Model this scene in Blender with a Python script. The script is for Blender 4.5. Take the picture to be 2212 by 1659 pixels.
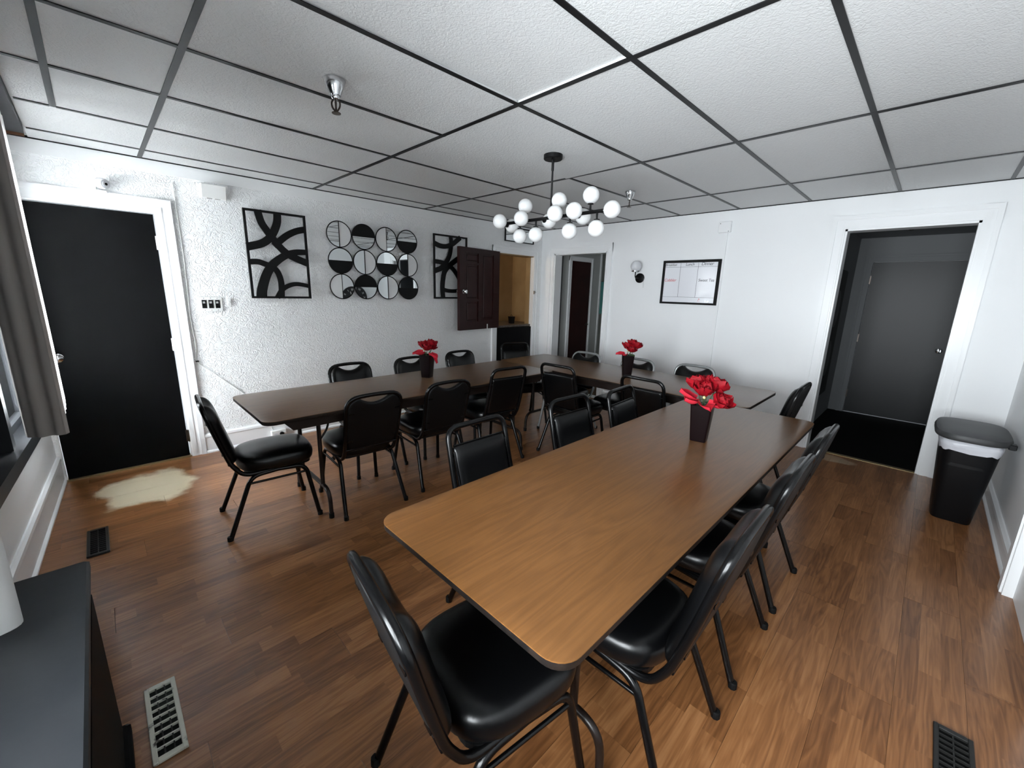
import bpy, math, random
from mathutils import Vector, Matrix, noise as mnoise
random.seed(7)
R = math.radians
for o in list(bpy.data.objects): bpy.data.objects.remove(o)
SC = bpy.context.scene
COL = SC.collection

# ------------------------------------------------------------------ camera
def make_camera():
    yaw, pit, rol = R(44.9845), R(-12.7148), R(1.4812)
    f = Vector((math.cos(pit)*math.cos(yaw), math.cos(pit)*math.sin(yaw), math.sin(pit)))
    r = Vector((math.sin(yaw), -math.cos(yaw), 0)); u = r.cross(f)
    r2 = r*math.cos(rol) + u*math.sin(rol); u2 = u*math.cos(rol) - r*math.sin(rol)
    cd = bpy.data.cameras.new('camera'); cd.sensor_width = 36; cd.lens = 891.65/2212*36
    cd.clip_start = 0.02
    co = bpy.data.objects.new('camera', cd); COL.objects.link(co)
    m = Matrix((r2, u2, -f)).transposed().to_4x4(); m.translation = (0, 0, 1.456)
    co.matrix_world = m; SC.camera = co
make_camera()

# ------------------------------------------------------------------ world, daylight, exposure
W = bpy.data.worlds.new('World'); SC.world = W; W.use_nodes = True
W.node_tree.nodes['Background'].inputs[0].default_value = (.86, .93, 1, 1)
W.node_tree.nodes['Background'].inputs[1].default_value = 1.0
SC.view_settings.view_transform = 'Standard'
SC.view_settings.look = 'None'
SC.view_settings.exposure = 1.14
SC.view_settings.gamma = 1.0
SC.view_settings.use_curve_mapping = False
SC.cycles.max_bounces = 10; SC.cycles.diffuse_bounces = 6

CEIL = 2.336; YA = 4.286; XB = 4.848; YD = -0.53
WC_ANG = -math.atan(.05); WC_LOC = Vector((-.355, YA, 0))   # window wall, not quite square
WC_M = Matrix.Translation(WC_LOC) @ Matrix.Rotation(WC_ANG, 4, 'Z')

def area_light(name, loc, rot, sx, sy, power, col):
    l = bpy.data.lights.new(name, 'AREA'); l.shape = 'RECTANGLE'; l.size = sx; l.size_y = sy
    l.energy = power; l.color = col
    o = bpy.data.objects.new(name, l); COL.objects.link(o)
    o.matrix_world = WC_M @ Matrix.Translation(loc) @ Matrix.Rotation(rot, 4, 'Y')
    return o
# daylight just outside the two windows of the window wall (light shines along local +X)
area_light('daylight_far_window', (-.13, -.60, 1.34), R(-90), 1.44, .64, 98, (.90, .96, 1))
area_light('daylight_near_window', (-.13, -3.87, 1.22), R(-90), 1.0, 1.70, 96, (.90, .96, 1))

# ------------------------------------------------------------------ mesh helpers
class MB:
    def __init__(s): s.v = []; s.f = []; s.mi = []
    def add(s, vs, fs, mi=0):
        o = len(s.v); s.v += [tuple(p) for p in vs]
        s.f += [tuple(i+o for i in q) for q in fs]; s.mi += [mi]*len(fs); return s
    def box(s, x0, x1, y0, y1, z0, z1, mi=0):
        v = [(x0,y0,z0),(x1,y0,z0),(x1,y1,z0),(x0,y1,z0),(x0,y0,z1),(x1,y0,z1),(x1,y1,z1),(x0,y1,z1)]
        return s.add(v, [(0,3,2,1),(4,5,6,7),(0,1,5,4),(1,2,6,5),(2,3,7,6),(3,0,4,7)], mi)
    def rbox(s, x0, x1, y0, y1, z0, z1, b=.004, mi=0):
        """box with chamfered edges: rings in z"""
        rings = []
        for z, k in ((z0, b), (z0+b, 0), (z1-b, 0), (z1, b)):
            a0, a1, c0, c1 = x0+k, x1-k, y0+k, y1-k
            rings.append([(a0+b,c0,z),(a1-b,c0,z),(a1,c0+b,z),(a1,c1-b,z),(a1-b,c1,z),(a0+b,c1,z),(a0,c1-b,z),(a0,c0+b,z)])
        return s.loft(rings, True, True, mi)
    def loft(s, rings, cap0=True, cap1=True, mi=0, close=True):
        n = len(rings[0]); vs = [p for r in rings for p in r]; fs = []
        for i in range(len(rings)-1):
            for j in range(n if close else n-1):
                k = (j+1) % n
                fs.append((i*n+j, i*n+k, (i+1)*n+k, (i+1)*n+j))
        if cap0: fs.append(tuple(range(n-1, -1, -1)))
        if cap1: fs.append(tuple((len(rings)-1)*n+j for j in range(n)))
        return s.add(vs, fs, mi)
    def tube(s, path, r, n=8, closed=False, mi=0, flat=1.0):
        P = [Vector(p) for p in path]; m = len(P); rings = []; prev = None
        for i in range(m):
            if closed: t = (P[(i+1) % m]-P[i-1])
            else: t = P[min(i+1, m-1)]-P[max(i-1, 0)]
            t.normalize()
            if prev is None:
                a = Vector((0,0,1)) if abs(t.z) < .9 else Vector((1,0,0))
                nrm = (a - t*a.dot(t)).normalized()
            else:
                nrm = (prev - t*prev.dot(t)).normalized()
            prev = nrm; b = t.cross(nrm)
            rr = r[i] if isinstance(r, (list, tuple)) else r
            rings.append([P[i]+(nrm*math.cos(2*math.pi*k/n)+b*math.sin(2*math.pi*k/n)*flat)*rr for k in range(n)])
        if closed: rings.append(rings[0]); return s.loft(rings, False, False, mi)
        return s.loft(rings, True, True, mi)
    def lathe(s, prof, n=24, M4=None, mi=0, cap=True):
        M4 = M4 or Matrix.Identity(4)
        rings = [[M4 @ Vector((r*math.cos(2*math.pi*k/n), r*math.sin(2*math.pi*k/n), z)) for k in range(n)] for r, z in prof]
        return s.loft(rings, cap, cap, mi)
    def prism(s, poly, y0, y1, mi=0):
        """poly of (x,z), extruded along y"""
        rings = [[(x, y, z) for x, z in poly] for y in (y0, y1)]
        return s.loft(rings, True, True, mi)
    def grid(s, fn, nu, nv, mi=0):
        vs = [fn(i/nu, j/nv) for j in range(nv+1) for i in range(nu+1)]
        fs = [(j*(nu+1)+i, j*(nu+1)+i+1, (j+1)*(nu+1)+i+1, (j+1)*(nu+1)+i) for j in range(nv) for i in range(nu)]
        return s.add(vs, fs, mi)
    def mesh(s, name, mats, smooth=None):
        me = bpy.data.meshes.new(name); me.from_pydata(s.v, [], s.f)
        for m in (mats if isinstance(mats, (list, tuple)) else [mats]): me.materials.append(m)
        me.polygons.foreach_set('material_index', s.mi)
        import bmesh
        bm = bmesh.new(); bm.from_mesh(me); bmesh.ops.recalc_face_normals(bm, faces=bm.faces); bm.to_mesh(me); bm.free()
        if smooth is not None:
            me.polygons.foreach_set('use_smooth', [True]*len(me.polygons))
            me.set_sharp_from_angle(angle=R(smooth))
        me.update(); return me
    def build(s, name, mats, parent=None, smooth=None):
        return link(name, s.mesh(name, mats, smooth), parent)

def link(name, data, parent=None, loc=None):
    o = bpy.data.objects.new(name, data); COL.objects.link(o)
    if parent: o.parent = parent
    if loc: o.location = loc
    return o
def tag(o, label, cat, group=None):
    o['label'] = label; o['category'] = cat
    if group: o['group'] = group
    return o
def struct(o, label=None, cat=None):
    o['kind'] = 'structure'
    if label: o['label'] = label
    if cat: o['category'] = cat
    return o
def thing(name, label, cat, loc=(0,0,0), rz=0, group=None):
    o = link(name, None, None, loc); o.rotation_euler = (0, 0, rz); o.empty_display_size = .1
    return tag(o, label, cat, group)
def dup(root, loc, rz, label, group=None):
    def cp(o, par):
        c = o.copy(); COL.objects.link(c); c.parent = par
        for ch in list(o.children): cp(ch, c)
        return c
    r = cp(root, None); r.location = loc; r.rotation_euler = (0, 0, rz); r['label'] = label
    if group: r['group'] = group
    return r
def fillet(pts, rad, seg=5):
    P = [Vector(p) for p in pts]; out = [P[0]]
    for i in range(1, len(P)-1):
        a, b, c = P[i-1], P[i], P[i+1]
        r1 = min(rad, (a-b).length*.49, (c-b).length*.49)
        p, q = b+(a-b).normalized()*r1, b+(c-b).normalized()*r1
        for k in range(seg+1):
            t = k/seg; out.append(p*(1-t)**2 + b*2*t*(1-t) + q*t*t)
    out.append(P[-1]); return out
def spline(pts, seg=6):
    P = [Vector(p) for p in pts]; out = []
    for i in range(len(P)-1):
        p0, p1, p2, p3 = P[max(i-1,0)], P[i], P[i+1], P[min(i+2,len(P)-1)]
        for k in range(seg):
            t = k/seg
            out.append(.5*((2*p1)+(p2-p0)*t+(2*p0-5*p1+4*p2-p3)*t*t+(3*p1-p0-3*p2+p3)*t**3))
    out.append(P[-1]); return out

# ------------------------------------------------------------------ materials
def mat(name, base, rough=.5, metal=0., spec=.5, coat=0., bump=None, trans=0., var=None):
    m = bpy.data.materials.new(name); m.use_nodes = True; nt = m.node_tree
    b = nt.nodes['Principled BSDF']; b.inputs['Base Color'].default_value = (*base, 1)
    b.inputs['Roughness'].default_value = rough; b.inputs['Metallic'].default_value = metal
    b.inputs['Specular IOR Level'].default_value = spec; b.inputs['Coat Weight'].default_value = coat
    b.inputs['Transmission Weight'].default_value = trans
    if bump or var: tc = nt.nodes.new('ShaderNodeTexCoord')
    if bump:
        sc, st, dist, det, dstn = bump
        n = nt.nodes.new('ShaderNodeTexNoise'); n.inputs['Scale'].default_value = sc; n.inputs['Detail'].default_value = det
        n.inputs['Distortion'].default_value = dstn
        bp = nt.nodes.new('ShaderNodeBump'); bp.inputs['Strength'].default_value = st; bp.inputs['Distance'].default_value = dist
        nt.links.new(tc.outputs['Object'], n.inputs['Vector']); nt.links.new(n.outputs[0], bp.inputs['Height'])
        nt.links.new(bp.outputs[0], b.inputs['Normal'])
    if var:
        sc, c2 = var
        n2 = nt.nodes.new('ShaderNodeTexNoise'); n2.inputs['Scale'].default_value = sc; n2.inputs['Detail'].default_value = 5
        rp = nt.nodes.new('ShaderNodeValToRGB'); rp.color_ramp.elements[0].position = .35; rp.color_ramp.elements[1].position = .65
        rp.color_ramp.elements[0].color = (*base, 1); rp.color_ramp.elements[1].color = (*c2, 1)
        nt.links.new(tc.outputs['Object'], n2.inputs['Vector']); nt.links.new(n2.outputs[0], rp.inputs[0])
        nt.links.new(rp.outputs[0], b.inputs['Base Color'])
    return m
class NT:
    def __init__(s, m): s.nt = m.node_tree; s.b = s.nt.nodes['Principled BSDF']
    def n(s, t, **k):
        x = s.nt.nodes.new(t)
        for a, v in k.items(): setattr(x, a, v)
        return x
    def l(s, a, b): s.nt.links.new(a, b)
    def math(s, op, a, b=None, c=None):
        x = s.n('ShaderNodeMath', operation=op)
        for i, q in enumerate((a, b, c)):
            if q is None: continue
            if isinstance(q, (int, float)): x.inputs[i].default_value = q
            else: s.l(q, x.inputs[i])
        return x.outputs[0]
    def ramp(s, fac, stops):
        r = s.n('ShaderNodeValToRGB'); e = r.color_ramp.elements
        while len(e) < len(stops): e.new(.5)
        for k, (p, c) in zip(e, stops): k.position = p; k.color = (*c, 1) if len(c) == 3 else c
        s.l(fac, r.inputs[0]); return r.outputs[0]
    def mixc(s, fac, a, b, mode='MIX'):
        x = s.n('ShaderNodeMix', data_type='RGBA', blend_type=mode)
        for i, q in ((0, fac), (6, a), (7, b)):
            if isinstance(q, (int, float)): x.inputs[i].default_value = q
            elif isinstance(q, tuple): x.inputs[i].default_value = (*q, 1)
            else: s.l(q, x.inputs[i])
        return x.outputs[2]
def wood(name, dark, mid, light, rough, strip=None, axis_scale=1.0, worn=False, seed_random=True, grain=1.0, coat=0., spec=.5):
    m = mat(name, mid, rough, coat=coat, spec=spec); k = NT(m)
    tc = k.n('ShaderNodeTexCoord'); oi = k.n('ShaderNodeObjectInfo')
    sep = k.n('ShaderNodeSeparateXYZ'); k.l(tc.outputs['Object'], sep.inputs[0])
    rnd = k.math('MULTIPLY', oi.outputs['Random'], 37.0)
    if strip:
        si = k.math('FLOOR', k.math('DIVIDE', sep.outputs[1], strip))
        comb0 = k.n('ShaderNodeCombineXYZ'); k.l(si, comb0.inputs[0]); k.l(rnd, comb0.inputs[1])
        w0 = k.n('ShaderNodeTexWhiteNoise', noise_dimensions='2D'); k.l(comb0.outputs[0], w0.inputs['Vector'])
        seg = k.math('FLOOR', k.math('ADD', k.math('DIVIDE', sep.outputs[0], .43), k.math('MULTIPLY', w0.outputs[0], 5.0)))
        comb1 = k.n('ShaderNodeCombineXYZ'); k.l(si, comb1.inputs[0]); k.l(rnd, comb1.inputs[1]); k.l(seg, comb1.inputs[2])
        w1 = k.n('ShaderNodeTexWhiteNoise', noise_dimensions='3D'); k.l(comb1.outputs[0], w1.inputs['Vector'])
        tone = w1.outputs[0]
    else:
        n0 = k.n('ShaderNodeTexNoise'); n0.inputs['Scale'].default_value = 1.6; n0.inputs['Detail'].default_value = 4
        k.l(tc.outputs['Object'], n0.inputs['Vector']); tone = n0.outputs[0]
    cv = k.n('ShaderNodeCombineXYZ')
    k.l(k.math('MULTIPLY', sep.outputs[0], 1.3*axis_scale), cv.inputs[0])
    k.l(k.math('MULTIPLY', sep.outputs[1], 15.0*axis_scale), cv.inputs[1])
    k.l(k.math('ADD', rnd, k.math('MULTIPLY', tone, 9.0)) if strip else rnd, cv.inputs[2])
    n1 = k.n('ShaderNodeTexNoise'); n1.inputs['Scale'].default_value = 1.1; n1.inputs['Detail'].default_value = 3; n1.inputs['Distortion'].default_value = .6
    k.l(cv.outputs[0], n1.inputs['Vector'])
    # cathedral rings
    ring = k.math('FRACT', k.math('MULTIPLY', n1.outputs[0], 7.0))
    ring = k.math('ABSOLUTE', k.math('SUBTRACT', ring, .5))
    cv2 = k.n('ShaderNodeCombineXYZ')
    k.l(k.math('MULTIPLY', sep.outputs[0], 6.0), cv2.inputs[0]); k.l(k.math('MULTIPLY', sep.outputs[1], 160.0), cv2.inputs[1]); k.l(rnd, cv2.inputs[2])
    n2 = k.n('ShaderNodeTexNoise'); n2.inputs['Scale'].default_value = 1.0; n2.inputs['Detail'].default_value = 4
    k.l(cv2.outputs[0], n2.inputs['Vector'])
    fac = k.math('ADD', k.math('MULTIPLY', tone, .34), k.math('ADD', k.math('MULTIPLY', ring, .55*grain), k.math('MULTIPLY', n2.outputs[0], .50*grain)))
    col = k.ramp(fac, [(.25, dark), (.62, mid), (1.0, light)])
    if worn:
        geo = k.n('ShaderNodeNewGeometry'); sp = k.n('ShaderNodeSeparateXYZ'); k.l(geo.outputs['Position'], sp.inputs[0])
        nz = k.n('ShaderNodeTexNoise'); nz.inputs['Scale'].default_value = 5.0; nz.inputs['Detail'].default_value = 6
        k.l(geo.outputs['Position'], nz.inputs['Vector'])
        for (cx, cy, rx, ry) in ((.10, 3.80, .27, .33), (4.70, .42, .10, .20)):
            dx = k.math('DIVIDE', k.math('SUBTRACT', sp.outputs[0], cx), rx); dy = k.math('DIVIDE', k.math('SUBTRACT', sp.outputs[1], cy), ry)
            d = k.math('SQRT', k.math('ADD', k.math('MULTIPLY', dx, dx), k.math('MULTIPLY', dy, dy)))
            d = k.math('ADD', d, k.math('MULTIPLY', k.math('SUBTRACT', nz.outputs[0], .5), 1.1))
            mk = k.ramp(d, [(.78, (1,1,1)), (1.0, (0,0,0))])
            if cx > 1: mk = k.math('MULTIPLY', mk, .35)
            col = k.mixc(mk, col, (.60, .52, .37))
    k.l(col, k.b.inputs['Base Color'])
    return m

MT = {}
MT['white_paint'] = mat('white_paint', (.86,.875,.885), .42, bump=(9, .25, .004, 4, .3))
MT['white_trim'] = mat('white_trim', (.87,.885,.895), .28, bump=(14, .12, .002, 3, 0))
MT['plaster_smooth'] = mat('plaster_smooth', (.88,.895,.90), .4, bump=(18, .2, .003, 4, .3))
def plaster():
    m = mat('textured_plaster', (.90,.915,.92), .36); k = NT(m)
    tc = k.n('ShaderNodeTexCoord')
    a = k.n('ShaderNodeTexNoise'); a.inputs['Scale'].default_value = 23; a.inputs['Detail'].default_value = 2.2; a.inputs['Distortion'].default_value = 1.4
    k.l(tc.outputs['Object'], a.inputs['Vector'])
    h = k.ramp(a.outputs[0], [(.42, (0,0,0)), (.5, (1,1,1)), (.58, (.15,.15,.15))])
    b2 = k.n('ShaderNodeTexNoise'); b2.inputs['Scale'].default_value = 7; b2.inputs['Detail'].default_value = 5
    k.l(tc.outputs['Object'], b2.inputs['Vector'])
    hh = k.math('ADD', h, k.math('MULTIPLY', b2.outputs[0], 1.2))
    bp = k.n('ShaderNodeBump'); bp.inputs['Strength'].default_value = .5; bp.inputs['Distance'].default_value = .008
    k.l(hh, bp.inputs['Height']); k.l(bp.outputs[0], k.b.inputs['Normal']); return m
MT['plaster'] = plaster()
MT['tile'] = mat('ceiling_tile', (.645,.655,.655), .45, bump=(75, .8, .0035, 3, 1.0))
MT['tile_back'] = mat('plenum_board', (.35,.35,.35), .8, bump=(20,.2,.003,2,0))
MT['tee_black'] = mat('tee_black', (.0045,.0045,.005), .36, spec=.28, bump=(60,.1,.001,2,0))
MT['tee_white'] = mat('tee_white', (.8,.8,.8), .4, bump=(60,.05,.001,2,0))
MT['floor'] = wood('oak_laminate', (.118,.045,.0145), (.228,.096,.034), (.355,.168,.068), .29, strip=.065, worn=True)
MT['subfloor'] = mat('subfloor', (.10,.06,.03), .8, bump=(20,.2,.003,2,0))
MT['table_top'] = wood('walnut_laminate', (.095,.040,.0115), (.155,.068,.020), (.22,.103,.034), .29, axis_scale=.9, grain=.62, spec=.32)
MT['table_top_dark'] = wood('dark_walnut_laminate', (.085,.044,.020), (.145,.080,.040), (.20,.118,.063), .285, axis_scale=.9, grain=.62, spec=.42)
MT['table_edge'] = mat('table_edge', (.004,.003,.0028), .5, spec=.3, bump=(60,.3,.002,3,0), var=(30,(.012,.008,.006)))
MT['table_metal'] = mat('brown_metal', (.010,.0058,.0042), .36, spec=.4, bump=(80,.1,.001,2,0))
MT['vinyl'] = mat('black_vinyl', (.0018,.0019,.0022), .29, spec=.34, bump=(130,.12,.001,3,0))
MT['vinyl_rough'] = mat('black_back_panel', (.0018,.0018,.002), .5, spec=.25, bump=(130,.15,.001,3,0))
MT['metal_black'] = mat('black_enamel', (.0018,.0018,.002), .24, spec=.3, bump=(60,.05,.0006,2,0))
MT['metal_silver'] = mat('silver_enamel', (.30,.31,.31), .32, metal=.55, bump=(60,.05,.0006,2,0))
MT['rubber'] = mat('black_rubber', (.002,.002,.002), .7, spec=.2, bump=(90,.2,.001,2,0))
MT['chrome'] = mat('chrome', (.62,.63,.64), .12, metal=1., bump=(15,.05,.001,2,0))
MT['brass_dark'] = mat('aged_bronze', (.10,.085,.075), .32, metal=1., bump=(50,.1,.001,2,0))
MT['black_door'] = mat('black_door_paint', (.002,.002,.0023), .5, spec=.09, bump=(25,.12,.003,3,0))
MT['grey_door'] = mat('charcoal_door_paint', (.012,.0135,.015), .42, spec=.4, bump=(20,.15,.003,3,0))
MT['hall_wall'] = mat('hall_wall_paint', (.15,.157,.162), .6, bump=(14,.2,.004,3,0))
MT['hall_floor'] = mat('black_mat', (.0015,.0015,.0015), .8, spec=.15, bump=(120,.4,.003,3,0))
MT['grey_wall'] = mat('corridor_paint', (.46,.475,.46), .5, bump=(14,.2,.004,3,0))
MT['mahogany'] = mat('mahogany_paint', (.020,.0036,.0032), .38, spec=.3, bump=(30,.15,.002,3,0), var=(5,(.030,.0056,.0048)))
MT['tan'] = mat('tan_wall', (.38,.255,.125), .55, bump=(16,.25,.004,4,0), var=(3,(.30,.195,.09)))
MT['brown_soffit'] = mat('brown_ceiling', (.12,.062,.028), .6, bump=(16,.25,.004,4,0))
MT['counter'] = mat('counter_stone', (.14,.115,.09), .35, var=(45,(.05,.04,.035)), bump=(80,.1,.001,2,0))
MT['art_black'] = mat('art_black', (.0016,.0016,.0019), .5, spec=.25, bump=(70,.1,.001,2,0))
MT['mirror'] = mat('mirror_glass', (.80,.83,.83), .015, metal=1., bump=(3,.004,.001,1,0))
MT['white_gloss'] = mat('white_gloss', (.80,.81,.81), .25, bump=(12,.03,.001,2,0))
MT['white_plastic'] = mat('white_plastic', (.80,.81,.80), .35, bump=(40,.06,.001,2,0))
MT['opal'] = mat('opal_glass', (.78,.79,.79), .3, bump=(8,.02,.001,2,0))
MT['opal_grey'] = mat('opal_glass_grey', (.70,.71,.74), .25, bump=(8,.02,.001,2,0))
MT['plum'] = mat('plum_glaze', (.0042,.0016,.0022), .33, spec=.3, bump=(20,.08,.001,2,0))
MT['petal'] = mat('red_petal', (.30,.0022,.0095), .65, spec=.2, bump=(60,.25,.001,3,0), var=(16,(.17,.001,.005)))
MT['petal_pink'] = mat('coral_petal', (.58,.030,.048), .7, spec=.2, bump=(60,.25,.001,3,0), var=(16,(.50,.016,.035)))
MT['leaf'] = mat('leaf_green', (.035,.075,.022), .5, bump=(60,.2,.001,3,0))
MT['bud'] = mat('bud_yellow', (.75,.68,.28), .5, bump=(60,.2,.001,3,0))
MT['bin'] = mat('bin_plastic', (.0025,.003,.004), .42, spec=.3, bump=(160,.15,.001,2,0))
MT['bin_lid'] = mat('bin_lid_plastic', (.050,.052,.053), .5, bump=(160,.25,.001,2,0), var=(6,(.035,.036,.038)))
MT['liner'] = mat('bin_liner', (.68,.69,.74), .35, bump=(28,.5,.006,4,0))
MT['board'] = mat('dry_erase', (.78,.79,.83), .12, bump=(4,.03,.001,2,0))
MT['ink'] = mat('marker_black', (.05,.06,.08), .5, bump=(40,.1,.001,2,0))
MT['ink_red'] = mat('marker_red', (.55,.06,.08), .5, bump=(40,.1,.001,2,0))
MT['slate'] = mat('slate_paint', (.020,.023,.027), .45, bump=(40,.15,.002,4,0), var=(4,(.028,.031,.035)))
MT['slate_edge'] = mat('slate_edge', (.035,.028,.026), .5, bump=(40,.15,.002,4,0))
MT['void'] = mat('black_cabinet', (.0012,.0012,.0012), .6, spec=.15, bump=(40,.1,.001,2,0))
MT['trim_dark'] = mat('dark_grey_trim', (.016,.018,.021), .4, bump=(30,.15,.002,3,0))
MT['blackout'] = mat('dark_glass', (.006,.009,.012), .45, spec=.2, bump=(3,.02,.001,2,0))
MT['taupe'] = mat('taupe_cloth', (.40,.37,.345), .85, bump=(150,.3,.001,3,0))
def cloth(name, base, tr):
    m = mat(name, base, .85, bump=(140,.3,.001,3,0)); k = NT(m); out = k.nt.nodes['Material Output']
    t = k.n('ShaderNodeBsdfTranslucent'); t.inputs[0].default_value = (*base, 1); mx = k.n('ShaderNodeMixShader'); mx.inputs[0].default_value = tr
    k.l(k.b.outputs[0], mx.inputs[1]); k.l(t.outputs[0], mx.inputs[2]); k.l(mx.outputs[0], out.inputs[0]); return m
MT['taupe'] = cloth('taupe_weave', (.40,.375,.35), .12)
MT['sheer'] = cloth('white_voile', (.86,.86,.86), .62)
MT['white_cloth'] = cloth('white_sheer', (.80,.80,.79), .4)
MT['beam'] = mat('grey_beam', (.035,.036,.04), .55, bump=(25,.3,.003,3,0))
MT['brown_wood'] = mat('raw_brown_wood', (.16,.075,.035), .6, bump=(40,.3,.002,3,0))
MT['reg_white'] = mat('chipped_white', (.55,.55,.48), .45, bump=(40,.3,.002,3,0))
m_ = NT(MT['reg_white'])
_tc = m_.n('ShaderNodeTexCoord'); _n = m_.n('ShaderNodeTexNoise'); _n.inputs['Scale'].default_value = 26; _n.inputs['Detail'].default_value = 6
m_.l(_tc.outputs['Object'], _n.inputs['Vector']); m_.l(m_.ramp(_n.outputs[0], [(.34,(.05,.04,.035)),(.42,(.56,.56,.48))]), m_.b.inputs['Base Color'])
MT['reg_dark'] = mat('dark_register', (.018,.018,.017), .4, metal=.4, bump=(40,.2,.001,3,0))
MT['strip_brass'] = mat('threshold_metal', (.32,.25,.13), .4, metal=.7, bump=(30,.2,.001,3,0))
MT['teal'] = mat('teal_stand_in', (.03,.13,.12), .8, bump=(90,.3,.001,3,0))
MT['clock_face'] = mat('clock_black', (.01,.01,.011), .35, bump=(30,.1,.001,2,0))
MT['ring_grey'] = mat('lamp_band', (.55,.55,.55), .25, metal=.9, bump=(20,.05,.001,2,0))
def pane_mat():
    m = bpy.data.materials.new('window_glass'); m.use_nodes = True; nt = m.node_tree; nt.nodes.clear()
    o = nt.nodes.new('ShaderNodeOutputMaterial'); mx = nt.nodes.new('ShaderNodeMixShader')
    t = nt.nodes.new('ShaderNodeBsdfTransparent'); g = nt.nodes.new('ShaderNodeBsdfGlossy'); g.inputs['Roughness'].default_value = .03
    nz = nt.nodes.new('ShaderNodeTexNoise'); nz.inputs['Scale'].default_value = 2; fr = nt.nodes.new('ShaderNodeFresnel'); fr.inputs[0].default_value = 1.45
    bp = nt.nodes.new('ShaderNodeBump'); bp.inputs['Strength'].default_value = .03; nt.links.new(nz.outputs[0], bp.inputs['Height']); nt.links.new(bp.outputs[0], g.inputs['Normal'])
    nt.links.new(fr.outputs[0], mx.inputs[0]); nt.links.new(t.outputs[0], mx.inputs[1]); nt.links.new(g.outputs[0], mx.inputs[2]); nt.links.new(mx.outputs[0], o.inputs[0])
    return m
MT['pane'] = pane_mat()

# ------------------------------------------------------------------ room shell
WT = .14     # wall thickness
# floor with planks
FL = MB().box(-.85, XB+.05, YD-.15, YA+.15, -.12, -.0085).build('floor', MT['subfloor']); struct(FL)
_pc = {}
def plank(x0, x1, y0, y1):
    key = (round(x1-x0, 3), round(y1-y0, 3))
    if key not in _pc:
        _pc[key] = MB().box(0, key[0]-.0012, 0, key[1]-.0008, -.008, 0).mesh('plank', MT['floor'])
    link('plank', _pc[key], FL, (x0, y0, 0))
row = 0; y = YD
PW, PL = .195, 1.29
while y < YA-.001:
    y1 = min(y+PW, YA); x = -.62; first = PL*((row*.37+.2) % 1)
    if first < .15: first += .3
    L = first
    while x < XB-.001:
        x1 = min(x+L, XB)
        if XB-x1 < .08: x1 = XB
        plank(x, x1, y, y1); x = x1; L = PL
    y = y1; row += 1

def wall_holes(axis, const0, const1, a0, a1, z0, z1, holes):
    """slab along axis with rectangular holes [(b0,b1,c0,c1)]; returns MB"""
    m = MB()
    def bx(p0, p1, q0, q1):
        if p1-p0 < 1e-4 or q1-q0 < 1e-4: return
        if axis == 'x': m.box(p0, p1, const0, const1, q0, q1)
        else: m.box(const0, const1, p0, p1, q0, q1)
    cur = a0
    for (b0, b1, c0, c1) in sorted(holes):
        bx(cur, b0, z0, z1); bx(b0, b1, z0, c0); bx(b0, b1, c1, z1); cur = b1
    bx(cur, a1, z0, z1); return m
D1 = (-.325, .405, 0, 1.955)          # black door
PT = (3.945, 4.675, 0, 1.955)         # pass-through
DB = (3.145, 4.03, 0, 1.992)          # corridor opening in back wall
DH = (-.135, .685, 0, 2.065)          # hall opening in back wall
STRIP = 2.245
wl = wall_holes('x', YA, YA+WT, -.36, XB+WT, -.01, STRIP, [D1, PT]).build('wall_left', MT['plaster']); struct(wl)
s_ = MB().box(-.36, XB, YA-.006, YA+WT, STRIP, 2.46).build('smooth_band', MT['plaster_smooth'], wl)
wb = wall_holes('y', XB, XB+WT, YD-.14, YA, -.01, 2.46, [DB, DH]).build('wall_back', MT['white_paint']); struct(wb)
wd = MB().box(-.75, XB, YD-.14, YD, -.01, 2.46).build('wall_right', MT['white_paint']); struct(wd)
# window wall (local frame: x inward normal, y along wall, z up)
WIN1 = (-2.55, -.235, .575, 2.09); WIN2 = (-4.75, -3.0, .70, 1.75)
wc = wall_holes('y', -WT, 0, -4.95, .02, -.01, 2.46, [WIN1, WIN2]).build('wall_window', MT['white_paint']); struct(wc); wc.matrix_world = WC_M

# baseboards
def profile_board(name, p0, p1, nx, ny, h, t, parent=None):
    """baseboard with cap moulding and shoe along p0->p1, inward normal (nx,ny)"""
    prof = [(0,0),(t+.012,0),(t+.012,.012),(t+.004,.022),(t,.024),(t,h-.035),(t+.006,h-.03),(t+.004,h-.012),(t*.5,h),(0,h)]
    rings = [[(p[0]+nx*a, p[1]+ny*a, b) for a, b in prof] for p in (p0, p1)]
    o = MB().loft(rings).build(name, MT['white_trim'], parent, smooth=35); return struct(o)
profile_board('baseboard_left', (.515, YA), (3.845, YA), 0, -1, .175, .016)
b_ = profile_board('baseboard_window', (0, -4.9), (0, -.005), 1, 0, .20, .016); b_.matrix_world = WC_M
profile_board('baseboard_right', (3.215, YD), (XB, YD), 0, 1, .135, .016)
profile_board('baseboard_back', (XB, .81), (XB, 3.05), -1, 0, .14, .014)
profile_board('baseboard_back', (XB, YD+.02), (XB, -.235), -1, 0, .14, .014)
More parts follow.
